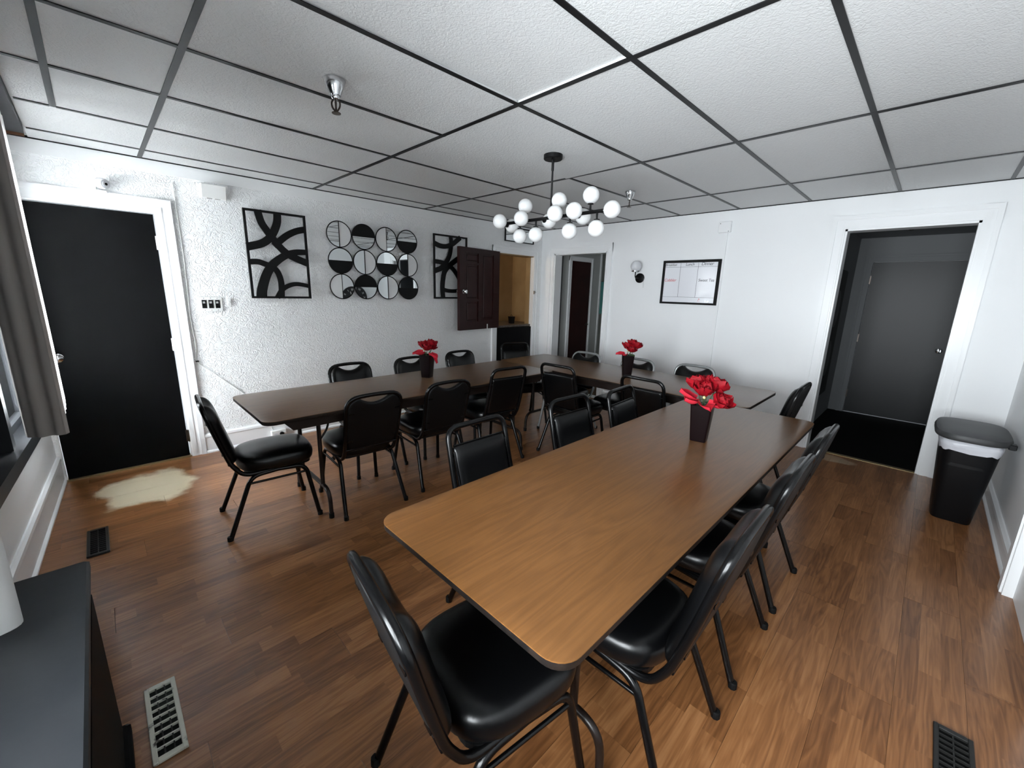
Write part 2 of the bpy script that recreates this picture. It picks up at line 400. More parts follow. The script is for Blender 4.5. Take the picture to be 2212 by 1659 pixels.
# casings
def casing(name, axis, pos, sgn, a0, a1, top, w, parent=None, sides=(True, True), z0=0., headw=None, mt='white_trim'):
    """flat casing with stepped outer bead around an opening; pos = wall plane, sgn = inward direction"""
    m = MB(); hw = headw or w
    def bar(p0, p1, q0, q1, t):
        lo, hi = sorted((pos, pos+sgn*t))
        if axis == 'x': m.box(p0, p1, lo, hi, q0, q1)
        else: m.box(lo, hi, p0, p1, q0, q1)
    for k, (o0, o1, t) in enumerate(((0, 1, .014), (.12, .42, .019), (.66, .98, .024))):
        if sides[0]: bar(a0-w*o1, a0-w*o0, z0, top+hw*o1, t)
        if sides[1]: bar(a1+w*o0, a1+w*o1, z0, top+hw*o1, t)
        bar(a0-w*o1*sides[0], a1+w*o1*sides[1], top+hw*o0, top+hw*o1, t+.0006)
    o = m.build(name, MT[mt], parent); return struct(o)
casing('trim_1', 'x', YA, -1, D1[0], D1[1], D1[3], .11, sides=(False, True))
casing('trim_2', 'x', YA, -1, PT[0], PT[1], PT[3], .095)
casing('trim_3', 'y', XB, -1, DB[0], DB[1], DB[3], .085, headw=.105)
casing('trim_4', 'y', XB, -1, DH[0], DH[1], DH[3], .10, headw=.115)
# door casing on the right wall near the camera, with a plain closed panel
o = MB().box(3.095, 3.205, YD, YD+.038, 0, 2.08).box(3.12, 3.18, YD+.038, YD+.046, 0, 2.08).box(2.2, 3.205, YD, YD+.036, 2.0, 2.10).box(2.2, 2.3, YD, YD+.036, 0, 2.0).build('trim_5', MT['white_trim']); struct(o)
# jamb linings of the two back openings
for i, (h, n) in enumerate(((DB, 'trim_6'), (DH, 'trim_7'))):
    o = MB().box(XB-.002, XB+WT+.01, h[0]-.002, h[0]+.016, 0, h[3]).box(XB-.002, XB+WT+.01, h[1]-.016, h[1]+.002, 0, h[3]).box(XB-.002, XB+WT+.01, h[0], h[1], h[3]-.016, h[3]+.002).build(n, MT['white_trim']); struct(o)
# black angle where the ceiling meets the walls
o = MB().box(-.36, XB, YA-.014, YA-.0065, CEIL-.004, CEIL+.01).box(XB-.008, XB, YD, YA, CEIL-.004, CEIL+.01).box(-.6, XB, YD, YD+.008, CEIL-.004, CEIL+.01).build('trim_8', MT['tee_black']); struct(o)

# ------------------------------------------------------------------ ceiling
CE = MB().box(-.8, XB+.1, YD-.12, YA+.12, 2.47, 2.52).build('ceiling', MT['tile_back']); struct(CE)
XI = [-.165, -.019, .371, 1.588, 2.795, 4.033, XB]
YJ = [YD, -.23, .372, .985, 1.594, 2.215, 2.82, 3.431, 4.022, YA-.006]
_tcache = {}
def tile(x0, x1, y0, y1, tilt=None):
    g = .002
    if tilt:
        m = MB(); z = CEIL+.003
        dz = tilt
        vs = []
        for zz in (0, .016):
            vs += [(x0+g,y0+g,z+zz+dz[0]),(x1-g,y0+g,z+zz+dz[1]),(x1-g,y1-g,z+zz+dz[2]),(x0+g,y1-g,z+zz+dz[3])]
        m.add(vs, [(0,3,2,1),(4,5,6,7),(0,1,5,4),(1,2,6,5),(2,3,7,6),(3,0,4,7)]); return m.build('ceiling_tile', MT['tile'], CE)
    key = (round(x1-x0,3), round(y1-y0,3))
    if key not in _tcache:
        _tcache[key] = MB().box(g, key[0]-g, g, key[1]-g, 0, .016).mesh('ceiling_tile', MT['tile'])
    link('ceiling_tile', _tcache[key], CE, (x0, y0, CEIL+.003+random.uniform(0, .0006)))
for j in range(len(YJ)-1):
    cols = [-.165, .371]+XI[3:] if j >= 7 else XI
    for i in range(len(cols)-1):
        x0, x1, y0, y1 = cols[i], cols[i+1], YJ[j], YJ[j+1]
        if abs(x0-.371) < .01 and abs(y0-.985) < .01: tile(x0, x1, y0, y1, (0, .013, .014, .002))
        elif abs(x0-1.588) < .01 and abs(y0-1.594) < .01: tile(x0+.014, x1-.01, y0+.01, y1+.022, (-.001, -.001, -.007, -.005))
        else: tile(x0, x1, y0, y1)
def tee(x0, x1, y0, y1, name):
    m = MB()
    if x1-x0 > y1-y0:
        c = (y0+y1)/2; m.box(x0, x1, c-.012, c+.012, CEIL-.001, CEIL+.002, 0).box(x0, x1, c-.0015, c+.0015, CEIL+.002, CEIL+.04, 1)
    else:
        c = (x0+x1)/2; m.box(c-.013, c+.013, y0, y1, CEIL-.0015, CEIL+.002, 0).box(c-.0015, c+.0015, y0, y1, CEIL+.002, CEIL+.04, 1)
    m.build(name, [MT['tee_black'], MT['tee_white']], CE)
for x in XI[1:-1]:
    tee(x, x, YD, 3.431 if x < 0 else YA, 'ceiling_runner')
for j, y in enumerate(YJ[1:-1]):
    cols = [-.165, .371]+XI[3:] if j >= 7 else XI
    for i in range(len(cols)-1):
        tee(cols[i]+.012, cols[i+1]-.012, y, y, 'cross_tee')
# dropped beam over the windows
bm_ = MB().box(-.66, -.165, YD, 4.02, CEIL-.035, CEIL+.02).build('trim_9', MT['beam']); struct(bm_)
MB().box(-.42, -.166, 4.0205, 4.03, CEIL-.05, CEIL+.01).box(-.42, -.235, 3.3, 4.02, CEIL-.06, CEIL-.036).build('end_board', MT['brown_wood'], bm_)

# ------------------------------------------------------------------ window wall fittings (local frame of the wall)
def wc_obj(o): o.matrix_world = WC_M; return o
def window(name, w, mull, dark_to=None, trim_mat='trim_dark'):
    y0, y1, z0, z1 = w; root = link(name, None); struct(root); wc_obj(root)
    fr = MB().box(.0, .022, y0-.09, y1+.09, z0-.09, z0).box(0, .022, y0-.09, y1+.09, z1, z1+.09).box(0, .022, y0-.09, y0, z0, z1).box(0, .022, y1, y1+.09, z0, z1)
    fr.box(.0, .04, y0-.10, y1+.10, z0-.012, z0+.012)
    fr.box(-.139, .0, y0, y0+.006, z0, z1).box(-.139, .0, y1-.006, y1, z0, z1).box(-.139, 0, y0+.006, y1-.006, z0, z0+.006).box(-.139, 0, y0+.006, y1-.006, z1-.006, z1)  # linings added so the far window's lit reveals stay dark
    for a, b in mull[1:]: fr.box(-.139, .006, a-.03, a+.03, z0+.006, z1-.006)  # deep post added between sashes to block daylight leaking sideways
    fr.build('window_trim', MT[trim_mat], root)
    sash = MB()
    for a, b in mull:
        for (p0, p1, q0, q1) in ((a, a+.045, z0, z1), (b-.045, b, z0, z1), (a+.045, b-.045, z0, z0+.05), (a+.045, b-.045, z1-.05, z1), (a+.045, b-.045, (z0+z1)/2-.02, (z0+z1)/2+.02)):
            sash.box(-.09, -.05, p0, p1, q0, q1)
    sash.build('sash', MT[trim_mat], root)
    for k, (a, b) in enumerate(mull):
        for q0, q1 in ((z0+.05, (z0+z1)/2-.02), ((z0+z1)/2+.02, z1-.05)):
            dark = dark_to is not None and b <= dark_to+.01
            MB().box(-.075, -.071, a+.045, b-.045, q0, q1).build('pane', MT['blackout'] if dark else MT['pane'], root)
    return root
window('window_1', WIN1, [(-2.55, -1.05), (-1.05, -.235)], dark_to=-1.05)
window('window_2', WIN2, [(-4.75, -3.87), (-3.87, -3.0)], trim_mat='white_trim')

def curtain(name, label, pts, z0f, z1, mt, amp, waves, seed, group=None):
    """gathered cloth: pts = plan polyline, folds added along its normal"""
    P = spline([(p[0], p[1], 0) for p in pts], 10)
    L = [0]
    for a, b in zip(P, P[1:]): L.append(L[-1]+(b-a).length)
    def at(s):
        d = s*L[-1]
        for i in range(len(L)-1):
            if d <= L[i+1]+1e-9:
                t = (d-L[i])/max(1e-9, L[i+1]-L[i]); p = P[i].lerp(P[i+1], t); n = (P[i+1]-P[i]).normalized(); return p, Vector((-n.y, n.x, 0))
        return P[-1], Vector((1,0,0))
    def fn(off):
        def g(u, v):
            p, n = at(u); z = z0f(u)*(1-v)+z1*v
            k = amp*math.sin(u*waves*2*math.pi+seed)*(1-.35*v) + amp*.5*mnoise.noise(Vector((u*4+seed, v*2, 0)))
            q = p+n*(k+off); return (q.x, q.y, z)
        return g
    nu, nv = 46, 14; m = MB(); m.grid(fn(0), nu, nv); m.grid(fn(.004), nu, nv)
    n = (nu+1)*(nv+1); w = nu+1; fs = []
    for i in range(nu): fs += [(i, i+1, n+i+1, n+i), (nv*w+i, nv*w+i+1, n+nv*w+i+1, n+nv*w+i)]
    for j in range(nv): fs += [(j*w, (j+1)*w, n+(j+1)*w, n+j*w), (j*w+nu, (j+1)*w+nu, n+(j+1)*w+nu, n+j*w+nu)]
    o_ = len(m.v); m.f += fs; m.mi += [0]*len(fs)
    o = m.build(name, mt, None, smooth=60); return tag(o, label, 'curtain', group)
curtain('curtain', 'taupe grey curtain gathered beside the dark-framed window near the black door',
        [(-.362, 3.25), (-.335, 3.20), (-.30, 3.165), (-.25, 3.155), (-.202, 3.13), (-.206, 3.19), (-.25, 3.235)], lambda u: .645+.012*u, 2.285, MT['taupe'], .006, 5, .6)
curtain('sheer_curtain', 'white sheer curtain glowing behind the taupe one by the black door',
        [(-.232, 3.27), (-.215, 3.36), (-.216, 3.6), (-.238, 3.97)], lambda u: .70+.02*u, 2.285, MT['sheer'], .005, 7, 1.6)
curtain('curtain', 'white curtain with its hem resting over the slate grey cabinet',
        [(-.455, 1.42), (-.42, 1.53), (-.33, 1.57), (-.250, 1.55), (-.245, 1.49), (-.29, 1.42), (-.36, 1.36)], lambda u: .615+.01*math.sin(u*9), 2.285, MT['white_cloth'], .012, 4, 2.1)

# ------------------------------------------------------------------ doors
d1 = MB().box(D1[0]+.004, D1[1]-.006, YA+.004, YA+.044, .012, D1[3]-.005).build('door_1', MT['black_door']); struct(d1)
kb = MB().lathe([(.004,0),(.028,0),(.028,.006),(.012,.01),(.011,.03),(.022,.036),(.029,.05),(.027,.062),(.016,.07),(.002,.072)], 20, Matrix.Translation((-.24, YA+.004, .915)) @ Matrix.Rotation(R(90), 4, 'X')).build('door_knob', MT['chrome'], d1, smooth=40)
for z in (1.745, .965, .187):
    MB().box(.392, .418, YA-.010, YA+.004, z-.05, z+.05).tube([(.408, YA-.012, z-.052), (.408, YA-.012, z+.052)], .006, 8).build('hinge', MT['white_trim'] if z > .5 else MT['brass_dark'], d1)
o = MB().box(-.33, .41, YA-.018, YA+.05, .0, .012).build('trim_10', MT['strip_brass']); struct(o)
# upper half of the panelled door, swung open flat towards the wall
d2 = link('door_2', None, None, (3.925, YA-.045, 0)); struct(d2); d2.rotation_euler = (0, 0, R(180+7.5))
DW = .755; z0, z1 = .955, 1.962
slab = MB().box(.0, DW, -.020, .012, z0, z1)
slab.build('leaf', MT['mahogany'], d2)
fr = MB()          # stiles and rails stand proud on the side seen
for a, b, c, d in ((0, .125, z0, z1), (DW-.115, DW, z0, z1), (.335, .42, z0, z1), (.125, .335, z0, z0+.12), (.125, .335, z1-.06, z1), (.42, DW-.115, z0, z0+.10), (.42, DW-.115, z1-.06, z1), (.42, DW-.115, z0+.36, z0+.385), (.42, DW-.115, z1-.20, z1-.175)):
    fr.box(a, b, .012, .024, c, d)
fr.build('stile_and_rail', MT['mahogany'], d2)
for a, b, c, d in ((.145, .315, z0+.14, z1-.08), (.44, DW-.135, z0+.12, z0+.34), (.44, DW-.135, z0+.405, z1-.22), (.44, DW-.135, z1-.155, z1-.08)):
    MB().rbox(a, b, .010, .019, c, d, .006).build('door_panel', MT['mahogany'], d2)
for sy in (1, -1):
    MB().lathe([(.004,0),(.024,0),(.024,.006),(.010,.01),(.010,.03),(.020,.036),(.026,.048),(.022,.06),(.002,.064)], 18, Matrix.Translation((DW-.06, .024 if sy > 0 else -.020, 1.432)) @ Matrix.Rotation(R(-90*sy), 4, 'X')).build('door_knob', MT['chrome'], d2, smooth=40)
MB().box(.235, .25, .024, .028, z0, z0+.06).build('white_tag', MT['white_plastic'], d2)
# lower half: black dutch door with ledge
d3 = link('door_3', None); struct(d3)
MB().box(PT[0]+.003, PT[1]-.003, YA+.02, YA+.055, .012, .935).build('leaf', MT['black_door'], d3)
fr = MB()
for a, b, c, d in ((PT[0]+.003, PT[0]+.10, .012, .935), (PT[1]-.10, PT[1]-.003, .012, .935), (PT[0]+.34, PT[0]+.40, .15, .70), (PT[0]+.10, PT[1]-.10, .012, .15), (PT[0]+.10, PT[1]-.10, .70, .935)):
    fr.box(a, b, YA+.010, YA+.02, c, d)
fr.build('stile_and_rail', MT['black_door'], d3)
ct = MB().rbox(PT[0]-.3, 4.93, YA+.03, 5.0, .937, .968, .004).build('counter_shelf', MT['counter']); tag(ct, 'dark speckled counter shelf inside the tan pass-through', 'counter')
MB().box(4.676, 4.70, YA-.032, YA-.018, 1.415, 1.465).tube([(4.688, YA-.033, 1.425), (4.70, YA-.045, 1.44), (4.69, YA-.033, 1.457)], .004, 6).build('latch', MT['chrome'], wl)
# tan room behind the pass-through
pr = MB().box(3.2, 5.05, 5.0, 5.08, -.01, 2.4).box(4.95, 5.05, YA+WT, 5.0, -.01, 2.4).box(3.2, 3.3, YA+WT, 5.0, -.01, 2.4).build('wall_pantry', MT['tan']); struct(pr)
pc = MB().box(3.2, 5.05, YA+WT, 5.08, 2.10, 2.18).build('ceiling_pantry', MT['brown_soffit']); struct(pc)
pf = MB().box(3.2, 5.05, YA+WT, 5.08, -.1, -.005).build('floor_pantry', MT['subfloor']); struct(pf)
# reveal of the pass-through
o = MB().box(PT[0]-.002, PT[0]+.012, YA+.002, YA+WT, .97, PT[3]).box(PT[1]-.012, PT[1]+.002, YA+.06, YA+WT, .97, PT[3]).box(PT[0], PT[1], YA+.002, YA+WT, PT[3]-.012, PT[3]+.002).build('trim_11', MT['tan']); struct(o)
lp = thing('added_ceiling_lamp', 'unseen white bulb lamp added on the brown pantry ceiling', 'lamp', (3.62, 4.72, 2.10))  # unseen fixture, added to go with the fill light
MB().lathe([(.05,0),(.05,-.02),(.02,-.025),(.018,-.05)], 16).build('lamp_base', MT['white_plastic'], lp, smooth=40)
MB().lathe([(.012,-.05),(.02,-.06),(.03,-.085),(.028,-.105),(.012,-.122),(.001,-.125)], 16).build('bulb', MT['opal'], lp, smooth=60)
pl = bpy.data.lights.new('pantry_fill_light', 'POINT'); pl.energy = 3.0; pl.color = (1, .80, .52); pl.shadow_soft_size = .04  # warm fill light added to brighten the tan room
po = link('pantry_fill_light', pl, None, (3.62, 4.72, 1.94))
cn = thing('candle_lantern', 'small black lantern with ring handle on the pass-through counter', 'lantern', (4.505, 4.55, .968))
MB().loft([[(s*.030, s2*.030, 0) for s, s2 in ((-1,-1),(1,-1),(1,1),(-1,1))], [(s*.037, s2*.037, .095) for s, s2 in ((-1,-1),(1,-1),(1,1),(-1,1))], [(s*.040, s2*.040, .105) for s, s2 in ((-1,-1),(1,-1),(1,1),(-1,1))]]).build('body', MT['art_black'], cn)
MB().tube([(.016*math.cos(a*math.pi/8), 0, .105+.026*math.sin(a*math.pi/8)) for a in range(9)], .003, 6).build('handle', MT['art_black'], cn)

# corridor behind the left opening of the back wall
cw = MB().box(XB+WT, 6.30, 4.20, 4.30, -.01, 2.40).box(XB+WT, 8.3, 2.55, 2.65, -.01, 2.40).box(8.2, 8.3, 2.6, 5.4, -.01, 2.4).box(6.30, 8.3, 5.3, 5.4, -.01, 2.4).box(XB+WT, XB+WT+.01, 4.05, 4.20, -.01, 2.4).build('wall_corridor', MT['grey_wall']); struct(cw)
o = MB().box(XB+WT, 8.3, 2.55, 5.4, 2.28, 2.36).build('ceiling_corridor', MT['grey_wall']); struct(o)
o = MB().box(XB+.05, 8.3, 2.55, 5.4, -.1, -.004).build('floor_corridor', MT['subfloor']); struct(o)
MB().box(5.20, 5.225, 4.17, 4.20, 0, 2.28).build('corner_strip', MT['hall_wall'], cw)
o = MB().box(6.285, 6.32, 4.185, 4.31, 0, 2.28).build('trim_12', MT['white_trim']); struct(o)
d4 = MB().box(5.485, 5.975, 4.175, 4.20, .01, 1.945).build('door_4', MT['mahogany']); struct(d4)
MB().tube(fillet([(5.93, 4.175, .93), (5.93, 4.13, .93), (5.83, 4.13, .93)], .02), .009, 8).lathe([(.002,0),(.026,0),(.026,.008),(.002,.01)], 14, Matrix.Translation((5.93, 4.175, .93)) @ Matrix.Rotation(R(90), 4, 'X')).build('door_handle', MT['brass_dark'], d4, smooth=40)
casing('trim_13', 'x', 4.20, -1, 5.48, 5.98, 1.95, .07)
tw = MB()  # draped sheet stands in for a probable person in teal
def teal_sheet(u, v): return (7.2+.02*math.sin(u*14), 4.60+u*.30, 1.05+.62*v)
tw.grid(teal_sheet, 18, 4); tw.grid(lambda u, v: (teal_sheet(u, v)[0]+.006, teal_sheet(u, v)[1], teal_sheet(u, v)[2]), 18, 4)
tw.tube([(7.2, 4.56, 1.67), (7.2, 4.94, 1.67)], .008, 6)
o = tw.build('figure_stand_in', MT['teal'], None, smooth=50); tag(o, 'dark teal cloth form standing in for a figure in the dim room past the corridor', 'cloth')
MB().box(7.19, 8.2, 4.70, 4.72, 1.66, 1.68).build('stand_in_rail', MT['art_black'], cw)  # rail added only to carry the teal stand-in

# dark hall behind the right opening of the back wall
HX = 6.9
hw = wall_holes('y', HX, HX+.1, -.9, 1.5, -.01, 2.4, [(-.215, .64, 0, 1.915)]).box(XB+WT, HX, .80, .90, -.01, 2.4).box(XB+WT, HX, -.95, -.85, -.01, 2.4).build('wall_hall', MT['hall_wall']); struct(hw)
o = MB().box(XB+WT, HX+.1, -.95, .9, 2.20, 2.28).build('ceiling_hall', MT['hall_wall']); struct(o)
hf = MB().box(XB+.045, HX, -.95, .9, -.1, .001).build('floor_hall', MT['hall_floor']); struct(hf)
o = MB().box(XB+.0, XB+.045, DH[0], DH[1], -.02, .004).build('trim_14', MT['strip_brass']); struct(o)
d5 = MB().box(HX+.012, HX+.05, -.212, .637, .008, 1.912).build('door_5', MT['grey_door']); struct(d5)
MB().lathe([(.004,0),(.026,0),(.026,.006),(.011,.01),(.011,.03),(.022,.036),(.028,.05),(.022,.062),(.002,.066)], 18, Matrix.Translation((HX+.012, -.11, .90)) @ Matrix.Rotation(R(-90), 4, 'Y')).build('door_knob', MT['chrome'], d5, smooth=40)
for z in (1.70, .98, .25): MB().box(HX-.012, HX+.012, .628, .65, z-.05, z+.05).build('hinge', MT['brass_dark'], d5)
casing('trim_15', 'y', HX, -1, -.215, .64, 1.915, .075, mt='hall_wall')
ha = thing('wall_panel', 'tall black wall panel with two oval insets hanging in the dark hall', 'wall art', (5.80, .80, 0))
MB().rbox(-.36, .36, -.03, -.004, .36, 1.77, .01).build('panel', MT['art_black'], ha)
for z in (.80, 1.35):
    MB().lathe([(.001,0),(.15,0),(.155,.006),(.001,.008)], 24, Matrix.Translation((0, -.03, z)) @ Matrix.Rotation(R(90), 4, 'X') @ Matrix.Diagonal((1, 1.3, 1, 1))).build('oval_inset', MT['grey_door'], ha, smooth=40)
hl = thing('ceiling_light', 'dark round fixture on the hall ceiling behind the door head', 'light', (5.75, .30, 2.20))
MB().lathe([(.02,0),(.16,0),(.17,-.015),(.14,-.04),(.04,-.055),(.001,-.056)], 28).build('dome', MT['grey_door'], hl, smooth=40)
MB().lathe([(.001,-.056),(.018,-.057),(.018,-.07),(.001,-.075)], 12).build('finial', MT['brass_dark'], hl, smooth=40)

# ------------------------------------------------------------------ tables
def rrect(x0, x1, y0, y1, r, n=7):
    out = []
    for cx, cy, a0 in ((x1-r, y1-r, 0), (x0+r, y1-r, 90), (x0+r, y0+r, 180), (x1-r, y0+r, 270)):
        for k in range(n+1):
            a = R(a0+90*k/n); out.append((cx+r*math.cos(a), cy+r*math.sin(a)))
    return out
TH = .73
def make_table(label, loc, rz, top_mat, L=2.438, Wd=.762):
    t = thing('folding_table', label, 'table', loc, rz, 'long folding tables set in a U')
    hx, hy = L/2, Wd/2
    a = rrect(-hx, hx, -hy, hy, .06); b = rrect(-hx+.003, hx-.003, -hy+.003, hy-.003, .057)
    MB().loft([[(x, y, TH-.0035) for x, y in a], [(x, y, TH-.0008) for x, y in a], [(x, y, TH) for x, y in b]]).build('tabletop', top_mat, t, smooth=20)
    a2 = rrect(-hx+.001, hx-.001, -hy+.001, hy-.001, .059)
    MB().loft([[(x, y, TH-.024) for x, y in b], [(x, y, TH-.021) for x, y in a2], [(x, y, TH-.0036) for x, y in a2]]).build('edge_band', MT['table_edge'], t, smooth=40)
    for s in (-1, 1):
        y0, y1 = sorted((s*(hy-.045), s*(hy-.060)))
        rings = [[(-hx+.11+c, y, z) for y, z in ((y0, zz), (y1, zz))] + [(hx-.11-c, y, zz) for y in (y1, y0)] for zz, c in ((TH-.024, 0), (TH-.088, .05))]
        rings = [[(-hx+.10+c, y0, zz), (-hx+.10+c, y1, zz), (hx-.10-c, y1, zz), (hx-.10-c, y0, zz)] for zz, c in ((TH-.024, 0), (TH-.086, .055))]
        MB().loft(rings).build('apron', MT['table_metal'], t)
    for s in (-1, 1):
        x = s*(hx-.343)
        MB().tube(fillet([(x, -.295, 0), (x, -.295, .02), (x, -.285, .19), (x, .285, .19), (x, .295, .02), (x, .295, 0)], .10, 6), .0135, 10).build('foot_arch', MT['table_metal'], t, smooth=50)
        for q in (-1, 1):
            lg = MB().tube([(x, q*.185, .19), (x, q*.185, TH-.03)], .0135, 10).build('leg', MT['table_metal'], t, smooth=50)
            MB().tube(fillet([(x-s*.012, q*.172, .50), (x-s*.06, q*.17, .56), (x-s*.11, q*.10, .67), (x-s*.30, q*.10, TH-.035)], .03, 4), .007, 8).build('brace', MT['table_metal'], lg, smooth=50)
            MB().lathe([(.016,0),(.016,.03),(.014,.034)], 10, Matrix.Translation((x, q*.295, 0))).build('foot_cap', MT['rubber'], t, smooth=40)
        MB().tube([(x, -.185, .62), (x, .185, .62)], .009, 8).tube([(x, -.30, TH-.03), (x, .30, TH-.03)], .012, 8).build('cross_bar', MT['table_metal'], t, smooth=50)
    return t
make_table('long wood-look folding table nearest the camera with a foreground corner', (1.768, .768, 0), 0, MT['table_top'])
make_table('long dark wood folding table along the textured wall with mirrors', (1.770, 2.800, 0), 0, MT['table_top_dark'])
make_table('dark wood folding table joining the other two along the whiteboard wall', (3.373, 1.985, 0), R(90), MT['table_top_dark'])

# ------------------------------------------------------------------ chairs  (local: faces +X, origin on the floor)
def xb(z):   # lean of the back
    t = (z-.40)/.425; return -.180 - .135*t + .020*t*t
CH_TOP = .825
def half_tubes():
    out = []
    for sx in (-1, 1):
        for sy in (-1, 1):
            p = [(sx*.245+.0, sy*.208, .0), ((-.105 if sx < 0 else .19), sy*.176, .352), (.04, sy*.174, .362)]
            out.append((fillet(p, .055, 6), (sx*.245, sy*.208)))
    return out
def seat_mesh(mt):
    m = MB(); rings = []; n = 40
    def ring(k, z):
        pts = []
        for i in range(n):
            a = 2*math.pi*i/n; c, s = math.cos(a), math.sin(a); e = .62
            x = math.copysign(abs(c)**e, c)*.212; y = math.copysign(abs(s)**e, s)*(.205)
            y *= 1+.05*c
            pts.append((.05+x*k, y*k, z))
        return pts
    for k, z in ((.90, .376), (.955, .379), (.985, .390), (1.0, .410), (.995, .430), (.97, .446), (.92, .457), (.80, .466), (.6, .472), (.35, .475), (.1, .476)):
        rings.append(ring(k, z))
    m.loft(rings); return m.mesh('seat', mt, smooth=70)
def pad_mesh(name, mt, Wb, Wt, vb, vt_f, thick_f, thick_b, rc_b, rc_t, frontz=0., puff=6):
    """back cushion: u across, v up along the leaning back"""
    nu, nv = 26, 16; m = MB()
    us = [-math.cos(math.pi*i/nu) for i in range(nu+1)]
    def lim(a, W, rc):
        d = abs(a)*W-(W-rc)
        return 0 if d <= 0 else rc-math.sqrt(max(0, rc*rc-d*d))
    def pos(i, j, side):
        a = us[i]; Wm = Wb
        lo = vb+lim(a, Wb, rc_b); hi = vt_f(a)-lim(a, Wt, rc_t); t = (1-math.cos(math.pi*j/nv))/2
        z = lo+(hi-lo)*t; tt = (z-vb)/(CH_TOP-vb); W = Wb+(Wt-Wb)*tt
        e = (1-abs(a)**puff)*(1-abs(2*t-1)**puff); e = max(0, e)**.5
        off = thick_f*e if side else -thick_b*(e**.5)
        return (xb(z)+frontz+off, a*W, z)
    w = nu+1; n = w*(nv+1)
    vs = [pos(i, j, 1) for j in range(nv+1) for i in range(w)]+[pos(i, j, 0) for j in range(nv+1) for i in range(w)]
    fs = []
    for j in range(nv):
        for i in range(nu):
            q = (j*w+i, j*w+i+1, (j+1)*w+i+1, (j+1)*w+i); fs += [q, tuple(n+k for k in reversed(q))]
    m.add(vs, fs)
    import bmesh
    me = m.mesh(name, mt, smooth=70)
    bm = bmesh.new(); bm.from_mesh(me); bmesh.ops.remove_doubles(bm, verts=bm.verts, dist=.0004); bmesh.ops.recalc_face_normals(bm, faces=bm.faces); bm.to_mesh(me); bm.free()
    me.polygons.foreach_set('use_smooth', [True]*len(me.polygons)); me.set_sharp_from_angle(angle=R(75))
    return me
def back_loop(W0, W1, top, rc, under=.02):
    """tube: under the seat, round the bend, up the lean, over the top and back down"""
    def side(s):
        pts = [(under, s*W0, .366), (-.145, s*W0, .362), (xb(.44), s*W0, .44)]
        for z in (.52, .60, .68): pts.append((xb(z), s*(W0+(W1-W0)*(z-.44)/(top-.44)), z))
        pts.append((xb(top), s*W1, top))
        return pts
    L = side(-1); Rr = list(reversed(side(1)))
    p = fillet(L+Rr, .055, 6)
    return p
def fillet_var(pts, rads, seg=6):
    out = [Vector(pts[0])]
    for i in range(1, len(pts)-1):
        out += fillet([pts[i-1], pts[i], pts[i+1]], rads[i], seg)[1:-1]
    out.append(Vector(pts[-1])); return out
def chair_proto(kind, metal):
    t = thing('banquet_chair', '', 'chair')
    link('seat', seat_mesh(MT['vinyl']), t)
    MB().loft([[(.05+x, y, z) for x, y in rrect(-.18, .18, -.172, .172, .05, 4)] for z in (.362, .378)]).build('seat_pan', MT['vinyl_rough'], t)
    for path, ft in half_tubes():
        lg = MB().tube(path, .0132, 8).build('leg', metal, t, smooth=50)
        MB().lathe([(.0155,0),(.0155,.024),(.0135,.027)], 8, Matrix.Translation((ft[0], ft[1], 0))).build('foot_cap', MT['rubber'], lg, smooth=40)
    for s in (-1, 1):
        MB().tube([(-.122, s*.184, .312), (.196, s*.182, .312)], .0075, 8).build('stretcher', metal, t, smooth=50)
    if kind in 'AC':
        W0, W1, rc = .170, .182, .085
    else:
        W0, W1, rc = .176, .172, .062
    top = {'A': CH_TOP, 'C': .892, 'B': .855}[kind]
    def side(s):
        pts = [(.02, s*W0, .366), (-.142, s*W0, .362), (xb(.45), s*W0, .45)]
        for z in (.54, .63): pts.append((xb(z), s*(W0+(W1-W0)*(z-.45)/(top-.45)), z))
        return pts
    crown = .012 if kind in 'AC' else .0
    L = side(-1); Rr = list(reversed(side(1)))
    mid = [(xb(top-.012), -W1, top-.012-crown), (xb(top), 0, top-.012), (xb(top-.012), W1, top-.012-crown)]
    pts = L+mid+Rr
    rads = [0, .055, .03, .03, .03, rc, .12, rc, .03, .03, .03, .055, 0]
    path = fillet_var(pts, rads, 6)
    MB().tube(path, .0132, 8).build('back_frame', metal, t, smooth=50)
    MB().tube([(xb(.455)-.004, -W0, .445), (xb(.455)-.004, W0, .445)], .008, 8).build('back_rail', metal, t, smooth=50)
    if kind in 'AC':
        vt = lambda a: top-.020 - (.046 if kind == 'A' else .016)*max(0, 1-(a/.62)**2)
        link('backrest', pad_mesh('backrest', MT['vinyl'], .168, .178, .435, vt, .050, .004, .05, .085, .004), t)
        link('back_panel', pad_mesh('back_panel', MT['vinyl_rough'], .163, .172, .440, lambda a: vt(a)-.004, .004, .012, .05, .082, -.004, 10), t)
        for s in (-1, 1):
            for z in (.51, .70): MB().box(-.002, .002, -.016, .016, -.006, .006).build('bracket', metal, t).location = (xb(z)-.0145, s*.150, z)
    else:
        vt = lambda a: .762
        link('backrest', pad_mesh('backrest', MT['vinyl'], .158, .155, .452, vt, .026, .012, .025, .018, .002, 10), t)
        link('back_trim', MB().tube([(xb(.764)+.006, -.153, .764), (xb(.764)+.006, .153, .764)], .0045, 6).mesh('back_trim', MT['metal_black'], 50), t)
        for s in (-1, 1):
            MB().tube([(xb(.74)+.012, s*.158, .74), (xb(.60)+.016, s*.159, .60), (xb(.47)+.014, s*.160, .47)], .0045, 6).build('back_trim', MT['metal_black'], t, smooth=50)
            for z in (.50, .72): MB().tube([(xb(z), s*.150, z), (xb(z), s*.178, z)], .007, 8).build('bracket', metal, t, smooth=40)
    return t
